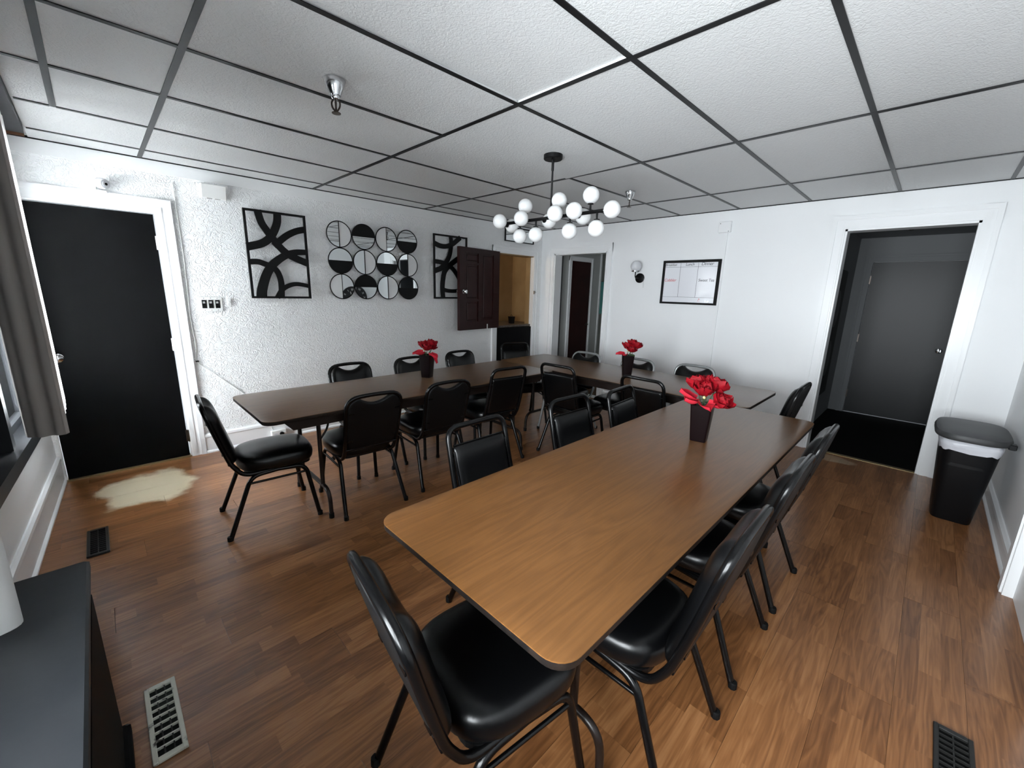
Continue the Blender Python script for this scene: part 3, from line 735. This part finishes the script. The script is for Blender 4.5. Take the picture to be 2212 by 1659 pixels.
PA = chair_proto('A', MT['metal_black']); PS = chair_proto('A', MT['metal_silver']); PB = chair_proto('B', MT['metal_black']); PC = chair_proto('C', MT['metal_black'])
used = set()
def chair(P, x, y, deg, label, group):
    if P in used: return dup(P, (x, y, 0), R(deg), label, group)
    used.add(P); P.location = (x, y, 0); P.rotation_euler = (0, 0, R(deg)); P['label'] = label; P['group'] = group
G1, G2, G3 = 'chairs around the table by the textured wall', 'chairs along the whiteboard wall table', 'chairs around the nearest table'
chair(PA, .63, 2.825, -5, 'black vinyl chair at the end of the textured-wall table, beside the black door', G1)
chair(PA, 1.17, 2.645, 87, 'black vinyl chair seen from behind, nearest the black door on the room side', G1)
chair(PA, 1.745, 2.645, 86, 'black vinyl chair seen from behind, between its twin and an open-handled chair', G1)
chair(PB, 2.345, 2.635, 84, 'open-handled black chair seen from behind, last before the table joint', G1)
chair(PA, 1.475, 3.165, -90, 'black chair against the textured wall, leftmost of those behind its table', G1)
chair(PA, 2.07, 3.155, -90, 'black chair against the textured wall half hidden by a red flower vase', G1)
chair(PA, 2.69, 3.215, -91, 'black chair against the textured wall just right of the leftmost flower vase', G1)
chair(PB, 3.375, 3.20, -115, 'open-handled black chair in front of the black lower half door', G1)
chair(PS, 3.49, 2.615, 180, 'silver-framed black chair in front of the corridor opening', G2)
chair(PS, 3.56, 2.035, 180, 'silver-framed black chair half hidden by the middle flower vase', G2)
chair(PS, 3.65, 1.485, 182, 'silver-framed black chair below the whiteboard, nearest the dark hall doorway', G2)
chair(PB, 3.02, 2.20, 3, 'open-handled black chair seen from behind at the table joint', G2)
chair(PB, 3.10, 1.43, -2, 'open-handled black chair seen from behind, left of the nearest flower vase', G2)
chair(PC, 3.385, .84, 90, 'black chair tucked at the table end beside the dark hall doorway', G2)
chair(PB, 1.215, 1.15, -90, 'open-handled black chair facing the camera, nearest on the left side of the front table', G3)
chair(PB, 1.91, 1.14, -92, 'open-handled black chair facing the camera, middle of the front table left side', G3)
chair(PB, 2.40, 1.07, -86, 'open-handled black chair facing the camera, farthest on the front table left side', G3)
chair(PA, .64, .745, -8, 'large black vinyl chair in the foreground at the near end of the front table', G3)
chair(PC, 1.15, .54, 91, 'black vinyl chair nearest the camera on the right side of the front table', G3)
chair(PC, 1.735, .54, 90, 'black vinyl chair, middle one on the right side of the front table', G3)
chair(PC, 2.29, .54, 90, 'black vinyl chair farthest along the right side of the front table', G3)

# ------------------------------------------------------------------ vases with flowers
def vase(label, x, y, rz):
    t = thing('flower_vase', label, 'vase', (x, y, TH), rz, 'square vases on the tables')
    def sq(h, z, c=.008): return [(a, b, z) for a, b in rrect(-h, h, -h, h, c, 3)]
    MB().loft([sq(.036, 0), sq(.0375, .004), sq(.050, .185), sq(.0515, .190), sq(.048, .190), sq(.046, .165)], True, True).build('body', MT['plum'], t, smooth=30)
def petal_mesh(name, L, Wd, curl, mt, tip=.35):
    m = MB()
    def f(off):
        def g(u, v):
            w = Wd*math.sin(math.pi*min(1, v*.86+.14))**.7*(1-.5*max(0, v-tip)**1.5) if v < 1 else Wd*.08
            a = (u-.5)*2
            x = L*v; z = curl*v*v*L + .35*Wd*(a*a)*(1-.3*v)+.02*math.sin(v*9+a*3)*Wd + off
            return (x, a*w*.5, z)
        return g
    m.grid(f(0), 8, 8); m.grid(f(-.0008), 8, 8)
    return m.mesh(name, mt, smooth=180)
PET = [petal_mesh('petal', .062, .074, c, MT['petal'], .6) for c in (.45, .15, -.25)]
PINK = [petal_mesh('petal', .085, .080, c, MT['petal_pink'], .5) for c in (.15, -.15)]
LEAF = petal_mesh('leaf', .05, .022, -.1, MT['leaf'])
def bouquet(label, x, y, heads, pinks, seed, leaves=4):
    rnd = random.Random(seed)
    t = thing('flower_bouquet', label, 'flowers', (x, y, TH+.17), 0, 'red silk flowers in the vases')
    for (hx, hy, hz, sc) in heads:
        MB().tube(spline([(hx*.15, hy*.15, -.10), (hx*.35, hy*.35, 0), (hx, hy, hz-.004)], 4), .0025, 6).build('stem', MT['leaf'], t, smooth=50)
        base = Vector((hx*.9, hy*.9, .10)).normalized()
        q = Vector((0, 0, 1)).rotation_difference(base)
        for k in range(15):
            ring = 0 if k < 5 else (1 if k < 10 else 2)
            el = (R(74), R(44), R(12))[ring]; az = k*2.4+rnd.uniform(-.2, .2)
            o = link('petal', PET[2-ring if ring < 2 else 0] if ring else PET[0], t)
            o.rotation_mode = 'QUATERNION'
            o.rotation_quaternion = q @ Matrix.Rotation(az, 3, 'Z').to_quaternion() @ Matrix.Rotation(-el+rnd.uniform(-.15,.15), 3, 'Y').to_quaternion()
            s = sc*(.80 if ring == 0 else 1.0)*rnd.uniform(.9, 1.12); o.scale = (s, s, s); o.location = (hx, hy, hz)
        MB().lathe([(.001,-.004),(.006,0),(.005,.008),(.001,.011)], 8, Matrix.Translation((hx, hy, hz))).build('flower_heart', MT['petal'], t, smooth=60)
    for (px, py, pz, az, el, sc) in pinks:
        o = link('wrap_petal', PINK[rnd.randrange(2)], t); o.rotation_euler = (rnd.uniform(-.2,.2), -R(el), R(az)); o.location = (px, py, pz); o.scale = (sc, sc, sc)
    for k in range(leaves):
        az = rnd.uniform(0, 6.28); o = link('leaf', LEAF, t); o.rotation_euler = (0, R(rnd.uniform(-25, 25)), az); o.location = (.02*math.cos(az), .02*math.sin(az), .025)
    MB().lathe([(.001,0),(.006,.006),(.007,.014),(.004,.020),(.001,.022)], 8, Matrix.Translation((-.022, -.012, .055)) @ Matrix.Rotation(R(-50), 4, 'Y')).build('bud', MT['bud'], t, smooth=60)
    return t
vase('dark plum square vase on the front table', 2.118, .744, R(10))
bouquet('red silk flowers with coral wrap petals in the vase on the front table', 2.118, .744, [(.02, .035, .085, 1.15), (.03, -.035, .09, 1.1), (-.035, -.01, .075, 1.05), (-.02, -.075, .035, 1.0), (.05, 0, .10, .95)],
        [(-.01, .035, .025, 125, 22, 1.15), (-.03, .03, .02, 160, 8, .95), (-.03, -.02, .022, 215, 5, 1.1), (-.02, -.04, .02, 260, 0, .95)], 3)
vase('dark plum square vase on the whiteboard-wall table', 3.330, 1.865, R(38))
bouquet('red silk flowers leaning right in the vase on the whiteboard-wall table', 3.330, 1.865, [(.0, .01, .075, 1.0), (.02, -.05, .085, 1.0), (-.02, -.035, .055, .9), (.03, -.01, .105, .85)],
        [(-.015, .03, .02, 130, 8, .9), (-.03, .01, .02, 190, -5, .7)], 11)
vase('dark plum square vase on the textured-wall table', 1.905, 2.917, R(30))
bouquet('red silk flowers with coral petals drooping over the vase on the textured-wall table', 1.905, 2.917, [(-.01, .02, .075, 1.0), (.03, -.02, .085, .95), (-.02, -.03, .06, .9), (.045, .0, .06, .85)],
        [(-.02, .03, .025, 140, 2, 1.0), (-.035, 0, .025, 200, -2, 1.1), (0, -.04, .02, 285, -8, 1.0), (.03, -.03, .012, 320, -55, .9)], 19)

# ------------------------------------------------------------------ wall art on the textured wall
def band(pts, w, y0, y1):
    P = spline([(p[0], p[1], 0) for p in pts], 8); n = len(P); Lf = []; Rt = []
    for i, p in enumerate(P):
        t = (P[min(i+1, n-1)]-P[max(i-1, 0)]).normalized(); nn = Vector((-t.y, t.x, 0)); k = i/(n-1)
        ww = (w[0]*(1-k)+w[1]*k)/2 if isinstance(w, tuple) else w/2
        Lf.append(p+nn*ww); Rt.append(p-nn*ww)
    m = MB(); rings = []
    for a, b in zip(Lf, Rt): rings.append([(a.x, y0, a.y), (b.x, y0, b.y), (b.x, y1, b.y), (a.x, y1, a.y)])
    return m.loft(rings)
A1 = [[(1.098,2.081),(1.119,1.984),(1.16,1.913),(1.216,1.831),(1.279,1.757),(1.353,1.709),(1.478,1.659)], [(1.253,2.078),(1.246,2.0),(1.214,1.919),(1.168,1.852),(1.101,1.804),(.991,1.769)], [(1.478,1.962),(1.399,1.939),(1.317,1.893),(1.246,1.833),(1.202,1.793)], [(1.47,1.759),(1.383,1.752),(1.308,1.727),(1.232,1.679),(1.166,1.616),(1.114,1.529),(1.073,1.41),(1.064,1.34)], [(.997,1.645),(1.063,1.649),(1.119,1.632),(1.18,1.606),(1.216,1.56),(1.234,1.474),(1.227,1.342)], [(1.191,1.341),(1.239,1.414),(1.305,1.454),(1.375,1.467),(1.479,1.45)]]
W1_ = [(.058,.062), (.060,.066), .055, (.048,.085), .048, (.042,.036)]
A2 = [[(2.907,1.979),(2.993,1.955),(3.082,1.957),(3.167,1.987),(3.231,2.031),(3.29,2.075)], [(3.147,2.075),(3.153,2.007),(3.145,1.924),(3.123,1.846),(3.08,1.777),(3.01,1.706),(2.908,1.665)], [(2.91,1.774),(3.011,1.767),(3.08,1.743),(3.157,1.714),(3.229,1.645),(3.273,1.578),(3.318,1.469)], [(3.378,1.876),(3.274,1.834),(3.172,1.771),(3.101,1.717),(3.051,1.653),(3.029,1.563),(3.02,1.462),(3.029,1.347)], [(3.034,1.451),(3.112,1.436),(3.236,1.438),(3.386,1.47)]]
W2_ = [.054, (.045,.060), .050, (.06,.055), .045]
def art(label, x0, x1, z0, z1, bands, ws):
    t = thing('metal_wall_art', label, 'wall art', (0, 0, 0), 0, 'black abstract panels')
    y0, y1 = YA-.042, YA-.022; w = .018
    MB().box(x0, x1, y0, y1, z1-w, z1).box(x0, x1, y0, y1, z0, z0+w).box(x0, x0+w, y0, y1, z0+w, z1-w).box(x1-w, x1, y0, y1, z0+w, z1-w).build('frame', MT['art_black'], t)
    for k, (b, ww) in enumerate(zip(bands, ws)): band(b, ww, y0+.001+k*.0006, y1-.004+k*.0005).build('curved_band', MT['art_black'], t, smooth=40)
    for x in (x0+.03, x1-.03): MB().box(x-.008, x+.008, y1, YA-.001, z1-.016, z1-.004).build('hanger', MT['art_black'], t)
art('black abstract curved-band panel nearest the black door', .986, 1.486, 1.335, 2.083, A1, W1_)
art('black abstract curved-band panel half hidden by the mahogany half door', 2.898, 3.396, 1.343, 2.086, A2, W2_)
mr = thing('round_mirror_art', 'wall piece of twelve half-mirror circles in black rings', 'wall art')
PAT = [['mw|','kM-','wm|','Mk-'], ['Mk-','mw|','Mk-','mw|'], ['wm|','kM-','mw|','Mk-']]
MM = {'m': 'mirror', 'M': 'mirror', 'w': 'white_gloss', 'k': 'art_black'}
rr = .1215
for r_ in range(3):
    for c_ in range(4):
        cx, cz = 1.797+.2525*c_, 1.957-.2505*r_; yf = YA-.030; a, b, o_ = PAT[r_][c_]
        tilt = random.uniform(-.006, .006); tilt2 = random.uniform(-.006, .006)
        MB().tube([(cx+rr*math.cos(2*math.pi*k/48), yf, cz+rr*math.sin(2*math.pi*k/48)) for k in range(48)], .0048, 8, closed=True).build('ring', MT['art_black'], mr, smooth=60)
        MB().lathe([(.001,0),(rr-.002,0),(rr-.002,.004),(.001,.004)], 40, Matrix.Translation((cx, YA-.012, cz)) @ Matrix.Rotation(R(90), 4, 'X')).build('backing', MT['art_black'], mr)
        for h, kk in ((0, a), (1, b)):
            # first half = left or top, second = right or bottom
            a0 = (90 if o_ == '|' else 0)+180*h
            if o_ == '-': a0 = 180*h
            poly = [(rr*.985*math.cos(R(a0+180*k/24)), rr*.985*math.sin(R(a0+180*k/24))) for k in range(25)]
            d = .0015 if kk in 'mM' else 0
            rings = [[(cx+x, yy+d+x*tilt+z*tilt2, cz+z) for x, z in poly] for yy in (yf, yf+.004)]
            MB().loft(rings).build('half_disc', MT[MM[kk]], mr)
        if o_ == '|': MB().box(cx-.0028, cx+.0028, yf-.003, yf+.003, cz-rr, cz+rr).build('divider', MT['art_black'], mr)
        else: MB().box(cx-rr, cx+rr, yf-.002, yf+.003, cz-.0015, cz+.0015).build('divider', MT['art_black'], mr)
for r_ in range(2):
    for c_ in range(4): MB().lathe([(.006,0),(.006,.012)], 8, Matrix.Translation((1.797+.2525*c_, YA-.026, 1.957-.2505*r_-.12525)) @ Matrix.Rotation(R(90), 4, 'X')).build('link_bead', MT['art_black'], mr)
pm = thing('framed_mirror', 'black-framed mirror leaning above the pass-through opening', 'mirror', (4.335, YA-.03, 2.115))
MB().box(-.285, .285, -.012, .008, 0, .012).box(-.285, .285, -.012, .008, .178, .19).box(-.285, -.273, -.012, .008, .012, .178).box(.273, .285, -.012, .008, .012, .178).build('frame', MT['art_black'], pm)
MB().box(-.273, .273, -.004, .004, .012, .178).build('glass', MT['mirror'], pm)

# ------------------------------------------------------------------ small fittings on the textured wall
sw = thing('switch_plate', 'white three-gang switch plate with dark rockers beside the black door', 'switch', (.687, YA, 1.284))
MB().rbox(-.082, .082, -.009, 0, -.06, .06, .003).build('plate', MT['white_plastic'], sw)
for x in (-.046, 0, .046):
    MB().box(x-.0165, x+.0165, -.0115, -.009, -.034, .034).build('rocker', MT['art_black'], sw)
    MB().box(x-.011, x+.006, -.0125, -.0115, .006, .022).build('rocker_mark', MT['ring_grey'], sw)
    for z in (-.049, .049): MB().lathe([(.003,0),(.003,.0015),(.001,.002)], 8, Matrix.Translation((x, -.009, z)) @ Matrix.Rotation(R(90), 4, 'X')).build('screw', MT['ring_grey'], sw)
o = MB().rbox(.803, .834, YA-.012, YA, 1.266, 1.334, .003).lathe([(.006,0),(.006,.004),(.002,.005)], 10, Matrix.Translation((.818, YA-.012, 1.30)) @ Matrix.Rotation(R(90), 4, 'X')).build('doorbell_button', MT['white_plastic'], None); tag(o, 'tiny white button plate right of the three-gang switch', 'button')
wf = thing('wireless_router', 'white wedge-shaped access box high on the textured wall', 'router', (.795, YA, 2.17))
MB().loft([[(-.085, 0, -.05), (.085, 0, -.05), (.085, 0, .055), (-.085, 0, .055)], [(-.083, -.045, -.05), (.083, -.045, -.05), (.083, -.075, .05), (-.083, -.075, .05)], [(-.080, -.048, -.047), (.080, -.048, -.047), (.080, -.078, .047), (-.080, -.078, .047)]]).build('housing', MT['white_plastic'], wf)
for x in (-.045, .01): 
    for k in range(4): MB().box(x+k*.009, x+k*.009+.005, -.043, -.02, -.052, -.0495).build('vent_slot', MT['art_black'], wf)
cm = thing('security_camera', 'small white security camera above the black door', 'camera', (.135, YA, 2.10))
MB().rbox(-.045, .03, -.05, 0, -.045, -.03, .003).build('bracket', MT['white_plastic'], cm)
MB().tube([(-.03, -.02, -.03), (-.03, -.035, -.005), (-.01, -.045, .005)], .012, 8).build('arm', MT['white_plastic'], cm, smooth=50)
cb = MB().lathe([(.001,-.036),(.022,-.034),(.034,-.022),(.036,0),(.034,.02),(.030,.030),(.001,.031)], 20, Matrix.Translation((.01, -.06, .012)) @ Matrix.Rotation(R(35), 4, 'Z') @ Matrix.Rotation(R(98), 4, 'X')).build('camera_body', MT['opal_grey'], cm, smooth=45)
MB().lathe([(.001,.0315),(.020,.0315),(.020,.034),(.012,.035),(.001,.033)], 18, Matrix.Translation((.01, -.06, .012)) @ Matrix.Rotation(R(35), 4, 'Z') @ Matrix.Rotation(R(98), 4, 'X')).build('lens_ring', MT['opal_grey'], cm, smooth=45)
MB().lathe([(.001,.0352),(.009,.0352),(.009,.037),(.001,.0375)], 14, Matrix.Translation((.01, -.06, .012)) @ Matrix.Rotation(R(35), 4, 'Z') @ Matrix.Rotation(R(98), 4, 'X')).build('lens', MT['art_black'], cm, smooth=45)
cbl = MB().tube(spline([(.545, YA-.006, 2.2), (.548, YA-.006, 1.64), (.535, YA-.008, 1.2), (.545, YA-.007, .95), (.537, YA-.008, .815), (.64, YA-.007, .70), (.82, YA-.006, .51), (.95, YA-.006, .36), (1.04, YA-.02, .10)], 8), .0028, 6).build('wall_cable', MT['white_plastic'], None, smooth=60); tag(cbl, 'thin white cable running down beside the black door casing', 'cable')
MB().box(.528, .550, YA-.016, YA-.001, .808, .818).build('cable_clip', MT['art_black'], cbl)
ob = thing('outlet_box', 'white surface outlet box on the baseboard behind the end chair', 'outlet', (1.085, YA-.0165, .055))
MB().rbox(-.065, .065, -.042, -.002, -.04, .04, .004).build('box', MT['white_plastic'], ob)
MB().lathe([(.001,0),(.018,0),(.018,.014),(.012,.018),(.001,.018)], 14, Matrix.Translation((.02, -.042, .004)) @ Matrix.Rotation(R(90), 4, 'X')).build('plug', MT['art_black'], ob, smooth=40)
MB().box(-.045, -.02, -.0432, -.042, -.01, .012).build('socket', MT['opal_grey'], ob)

# ------------------------------------------------------------------ fittings on the whiteboard wall
def text_part(body, size, mt, parent, loc, shear=.2):
    """handwriting facing -X on the back wall (reads along -Y)"""
    cu = bpy.data.curves.new('t', 'FONT'); cu.body = body; cu.size = size; cu.shear = shear; cu.extrude = .0003; cu.space_character = .92
    ob = bpy.data.objects.new('t', cu); COL.objects.link(ob); bpy.context.view_layer.update()
    me = bpy.data.meshes.new_from_object(ob.evaluated_get(bpy.context.evaluated_depsgraph_get()))
    bpy.data.objects.remove(ob); me.materials.clear(); me.materials.append(mt)
    o = link('handwriting', me, parent); o.matrix_local = Matrix.Translation(loc) @ Matrix(((0,0,-1,0),(-1,0,0,0),(0,1,0,0),(0,0,0,1)))
    return o
wbd = thing('whiteboard', 'black-framed whiteboard with a handwritten meal grid', 'whiteboard', (XB-.006, 2.024, 1.60))
MB().box(-.012, .004, -.315, .315, -.235, .235).build('writing_surface', MT['board'], wbd)
hw_, hh_ = .322, .245
MB().box(-.024, .004, -hw_, hw_, hh_-.028, hh_).box(-.024, .004, -hw_, hw_, -hh_, -hh_+.022).box(-.024, .004, -hw_, -hw_+.026, -hh_+.022, hh_-.028).box(-.024, .004, hw_-.026, hw_, -hh_+.022, hh_-.028).build('frame', MT['art_black'], wbd)
for y, z0_, z1_ in ((.115, -.165, .215), (-.085, -.165, .215)): MB().box(-.0126, -.012, y-.0015, y+.0015, z0_, z1_).build('ruled_line', MT['ink'], wbd)
for z in (.170, -.165): MB().box(-.0126, -.012, -.298, .298, z-.0012, z+.0012).build('ruled_line', MT['ink'], wbd)
for body, size, mt, y, z in (('Breakfast', .040, 'ink', .298, .184), ('Lunch', .044, 'ink', .06, .184), ('Dinner', .050, 'ink', -.115, .184), ('Cobbler', .046, 'ink_red', .296, .01), ('Sweet Tea', .044, 'ink', -.10, .01), ('?:', .052, 'ink_red', -.115, -.21), ('Tues', .030, 'ring_grey', -.19, -.215)):
    text_part(body, size, MT[mt], wbd, (-.0124, y, z))
jb = thing('junction_box', 'white square junction box with raceway on the back wall', 'junction box', (XB, 1.709, 2.168))
MB().rbox(-.034, 0, -.062, .062, -.055, .055, .004).build('box', MT['white_paint'], jb)
MB().box(-.016, 0, -.032, -.013, -2.168+.14, -.055).build('raceway', MT['white_paint'], jb)
for y, z in ((.045, .035), (-.042, -.045)): MB().lathe([(.004,0),(.004,.002),(.001,.003)], 8, Matrix.Translation((-.034, y, z)) @ Matrix.Rotation(R(-90), 4, 'Y')).build('screw', MT['art_black'], jb)
sc = thing('wall_sconce', 'black wall sconce with a frosted globe left of the whiteboard', 'lamp', (XB, 2.645, 1.65))
MB().lathe([(.001,0),(.058,0),(.058,.016),(.052,.020),(.001,.020)], 28, Matrix.Rotation(R(-90), 4, 'Y')).build('wall_plate', MT['art_black'], sc, smooth=40)
MB().tube(fillet([(-.02, 0, 0), (-.125, 0, 0), (-.125, .0, .07)], .025, 6), .007, 10).build('arm', MT['art_black'], sc, smooth=50)
MB().lathe([(.034,.066),(.040,.068),(.040,.084),(.034,.086)], 22, Matrix.Translation((-.125, 0, 0))).build('gallery', MT['chrome'], sc, smooth=40)
MB().lathe([(.03*1,.08)]+[(.064*math.sin(R(a)), .136-.064*math.cos(R(a))) for a in range(30, 181, 10)], 28, Matrix.Translation((-.125, 0, 0))).build('globe', MT['opal_grey'], sc, smooth=60)
for k in range(3):
    a = k*2.09+.4; MB().lathe([(.004,0),(.005,.010),(.001,.011)], 8, Matrix.Translation((-.125+.040*math.cos(a), .040*math.sin(a), .076)) @ Matrix.Rotation(a, 4, 'Z') @ Matrix.Rotation(R(90), 4, 'Y')).build('thumb_screw', MT['art_black'], sc)
MB().tube([(-.018, -.057, -.005), (-.018, -.060, -.115)], .0012, 5).build('pull_chain', MT['ring_grey'], sc)

# ------------------------------------------------------------------ chandelier
ch = thing('chandelier', 'black bar chandelier with white globe shades over the tables', 'chandelier', (2.275, 1.945, CEIL))
zb = 1.947-CEIL
MB().lathe([(.001,-.0),(.062,0),(.062,-.026),(.058,-.030),(.001,-.030)], 30).build('canopy', MT['art_black'], ch, smooth=40)
for a in (0.6, 3.7): MB().lathe([(.005,-.03),(.006,-.038),(.001,-.042)], 8, Matrix.Translation((.04*math.cos(a), .04*math.sin(a), 0))).build('canopy_screw', MT['art_black'], ch, smooth=40)
MB().lathe([(.009,-.03),(.009,-.095),(.0065,-.10),(.0065,zb)], 12).build('stem', MT['art_black'], ch, smooth=40)
MB().tube([(0, -.425, zb), (0, .415, zb)], .011, 12).build('bar', MT['art_black'], ch, smooth=50)
GL = [('s',2.19,2.342),('b',2.36,2.42),('u',0,2.185),('s',0,2.126),('d',0,2.232),('d',0,2.077),('u',0,1.876),('s',0,1.824),('s',0,1.672),('d',0,1.778),('u',0,1.623),('e',0,1.466),('d',0,1.57),('b',0,2.043),('b',0,1.748)]
gr = .0505
gm = MB().lathe([(gr*math.sin(R(a)), -gr*math.cos(R(a))) for a in range(8, 181, 8)], 28).mesh('globe', MT['opal'], 70)
for k, (d, _, y) in enumerate(GL):
    dv = {'u': (0,0,1), 'd': (0,0,-1), 's': (-1,0,0), 'b': (1,0,0), 'e': (0,-1,0)}[d]; dv = Vector(dv); p0 = Vector((0, y-1.945, zb))
    if d == 'e': p0 = Vector((0, -.425, zb))
    c = p0+dv*(.100 if d != 'e' else .055)
    g = link('globe', gm, ch); g.location = c; g.rotation_mode = 'QUATERNION'; g.rotation_quaternion = Vector((0,0,1)).rotation_difference(dv)
    M_ = Matrix.Translation(p0) @ Vector((0,0,1)).rotation_difference(dv).to_matrix().to_4x4()
    if d != 'e':
        MB().lathe([(.007,.0),(.006,.044),(.018,.046),(.018,.0515),(.012,.056)], 14, M_).build('globe_holder', MT['art_black'], ch, smooth=40)
    MB().lathe([(.0135,.0515 if d != 'e' else .002),(.0135,.058 if d != 'e' else .012)], 14, M_).build('holder_band', MT['chrome'], ch, smooth=40)

# ------------------------------------------------------------------ sprinklers
def sprinkler(label, x, y, rz=0):
    t = thing('fire_sprinkler', label, 'sprinkler', (x, y, CEIL), rz, 'chrome ceiling sprinklers')
    MB().lathe([(.001,0),(.045,0),(.046,-.004),(.034,-.035),(.026,-.055),(.024,-.062),(.001,-.062)], 26).build('escutcheon', MT['chrome'], t, smooth=40)
    MB().lathe([(.017,-.062),(.017,-.072),(.012,-.078),(.001,-.078)], 14).build('nut', MT['chrome'], t, smooth=40)
    MB().tube(spline([(-.010,0,-.076),(-.018,0,-.090),(-.016,0,-.108),(-.004,0,-.124)], 4), .004, 6).tube(spline([(.010,0,-.076),(.018,0,-.090),(.016,0,-.108),(.004,0,-.124)], 4), .004, 6).build('frame_arm', MT['brass_dark'], t, smooth=50)
    MB().lathe([(.003,-.078),(.005,-.09),(.004,-.105),(.005,-.122),(.007,-.128)], 8).build('link_element', MT['brass_dark'], t, smooth=50)
    MB().lathe([(.001,-.128),(.019,-.130),(.019,-.133),(.001,-.134)], 16).build('deflector', MT['brass_dark'], t, smooth=40)
sprinkler('large chrome sprinkler on the ceiling left of the chandelier', .875, 2.02, R(-45))
sprinkler('small chrome sprinkler on the far ceiling right of the chandelier', 3.475, 2.065, R(30))

# ------------------------------------------------------------------ bin
bn = thing('trash_bin', 'slim black trash bin with grey lid and white liner in the corner', 'bin', (4.12, -.318, 0))
def oval(hx, hy, z, e=.45, n=36, dx=0, dy=0, tilt=0):
    out = []
    for i in range(n):
        a = 2*math.pi*i/n; c, s = math.cos(a), math.sin(a)
        out.append((dx+math.copysign(abs(c)**e, c)*hx, dy+math.copysign(abs(s)**e, s)*hy, z+tilt*math.copysign(abs(s)**e, s)*hy))
    return out
MB().loft([oval(.185, .098, .0, .3), oval(.188, .100, .006, .3), oval(.250, .142, .53, .35), oval(.252, .144, .545, .35), oval(.244, .136, .545, .35), oval(.236, .13, .40, .35)]).build('body', MT['bin'], bn, smooth=50)
lm = MB(); rg = []
for z, k in ((.505, .0), (.53, .004), (.55, .008), (.572, .004), (.578, -.01)):
    o_ = oval(.252+k, .143+k, z, .38)
    rg.append([(x, y, zz+.006*math.sin(i*1.7+z*60)) for i, (x, y, zz) in enumerate(o_)])
lm.loft(rg, False, False).build('liner', MT['liner'], bn, smooth=70)
MB().loft([oval(.275, .165, .578, .55), oval(.295, .176, .585, .55), oval(.300, .180, .600, .55), oval(.292, .172, .622, .55), oval(.25, .14, .630, .55), oval(.08, .05, .634, .6)]).build('lid', MT['bin_lid'], bn, smooth=50)
MB().rbox(-.23, -.17, -.185, -.15, .572, .606, .004).build('lid_tab', MT['bin'], bn)

# ------------------------------------------------------------------ cabinet at lower left, registers
cbn = thing('low_cabinet', 'slate grey topped low black cabinet under the near window', 'cabinet', (0, 0, 0))
MB().rbox(-.465, -.125, -.42, 1.735, .568, .600, .006).build('top', MT['slate'], cbn)
MB().box(-.455, -.130, -.41, 1.727, .548, .5678).build('top_moulding', MT['slate_edge'], cbn)
MB().box(-.44, -.1265, -.40, 1.61, .03, .548).build('body', MT['void'], cbn)
MB().rbox(-.442, -.108, -.405, 1.63, 0, .045, .008).build('plinth', MT['void'], cbn)
def register(label, x0, x1, y0, y1, mt, rows, fancy=False):
    t = thing('floor_register', label, 'vent', ((x0+x1)/2, (y0+y1)/2, 0)); hx, hy = (x1-x0)/2, (y1-y0)/2
    if x1-x0 > y1-y0: t.rotation_euler = (0, 0, R(90)); hx, hy = hy, hx
    MB().box(-hx+.006, hx-.006, -hy+.006, hy-.006, .0005, .003).build('duct', MT['void'], t)
    f = .014
    MB().rbox(-hx, -hx+f, -hy, hy, .001, .012, .002).rbox(hx-f, hx, -hy, hy, .001, .012, .002).rbox(-hx+f-.002, hx-f+.002, -hy, -hy+f*1.4, .001, .012, .002).rbox(-hx+f-.002, hx-f+.002, hy-f*1.4, hy, .001, .012, .002).build('frame', mt, t)
    n = rows
    for k in range(1, n):
        y = -hy+f*1.4+(2*hy-2.8*f)*k/n
        MB().box(-hx+f-.002, hx-f+.002, y-.0025, y+.0025, .003, .0105).build('grille_bar', mt, t)
    for x in ((-.012, .012) if fancy else (0,)):
        MB().box(x-.002, x+.002, -hy+f, hy-f, .004, .0095).build('grille_rib', MT['reg_dark'], t)
    return t
register('chipped white floor register on the wood floor at lower left', -.070, .018, 1.44, 1.775, MT['reg_white'], 9, True)
register('dark metal floor register just beyond the slate cabinet', -.222, -.130, 2.955, 3.285, MT['reg_dark'], 12)
register('dark floor register at the lower right of the floor', 1.57, 1.905, -.345, -.248, MT['reg_dark'], 12)

# ------------------------------------------------------------------ wall clock on the right wall (seen in the round mirrors)
ck = thing('wall_clock', 'large black wall clock with white roman numerals, reflected in the mirrors', 'clock', (4.08, YD, 1.24))
MB().lathe([(.001,0),(.27,0),(.275,.012),(.26,.022),(.25,.018),(.001,.018)], 48, Matrix.Rotation(R(-90), 4, 'X')).build('dial', MT['clock_face'], ck, smooth=40)
def clock_text(body, ang):
    cu = bpy.data.curves.new('t', 'FONT'); cu.body = body; cu.size = .06; cu.extrude = .0005; cu.align_x = 'CENTER'; cu.align_y = 'CENTER'
    ob_ = bpy.data.objects.new('t', cu); COL.objects.link(ob_); bpy.context.view_layer.update()
    me = bpy.data.meshes.new_from_object(ob_.evaluated_get(bpy.context.evaluated_depsgraph_get())); bpy.data.objects.remove(ob_)
    me.materials.clear(); me.materials.append(MT['white_plastic'])
    o = link('numeral', me, ck)
    o.matrix_local = Matrix(((-1,0,0,0),(0,0,1,.019),(0,1,0,0),(0,0,0,1))) @ Matrix.Rotation(-ang, 4, 'Z') @ Matrix.Translation((0, .205, 0))
for k, s in enumerate(('XII','I','II','III','IIII','V','VI','VII','VIII','IX','X','XI')): clock_text(s, k*math.pi/6)
for ang, L in ((R(-20), .17), (R(130), .12)):
    m = MB().box(-.005, .005, .020, .023, -.02, L); o = m.build('clock_hand', MT['white_plastic'], ck); o.rotation_euler = (0, ang, 0)
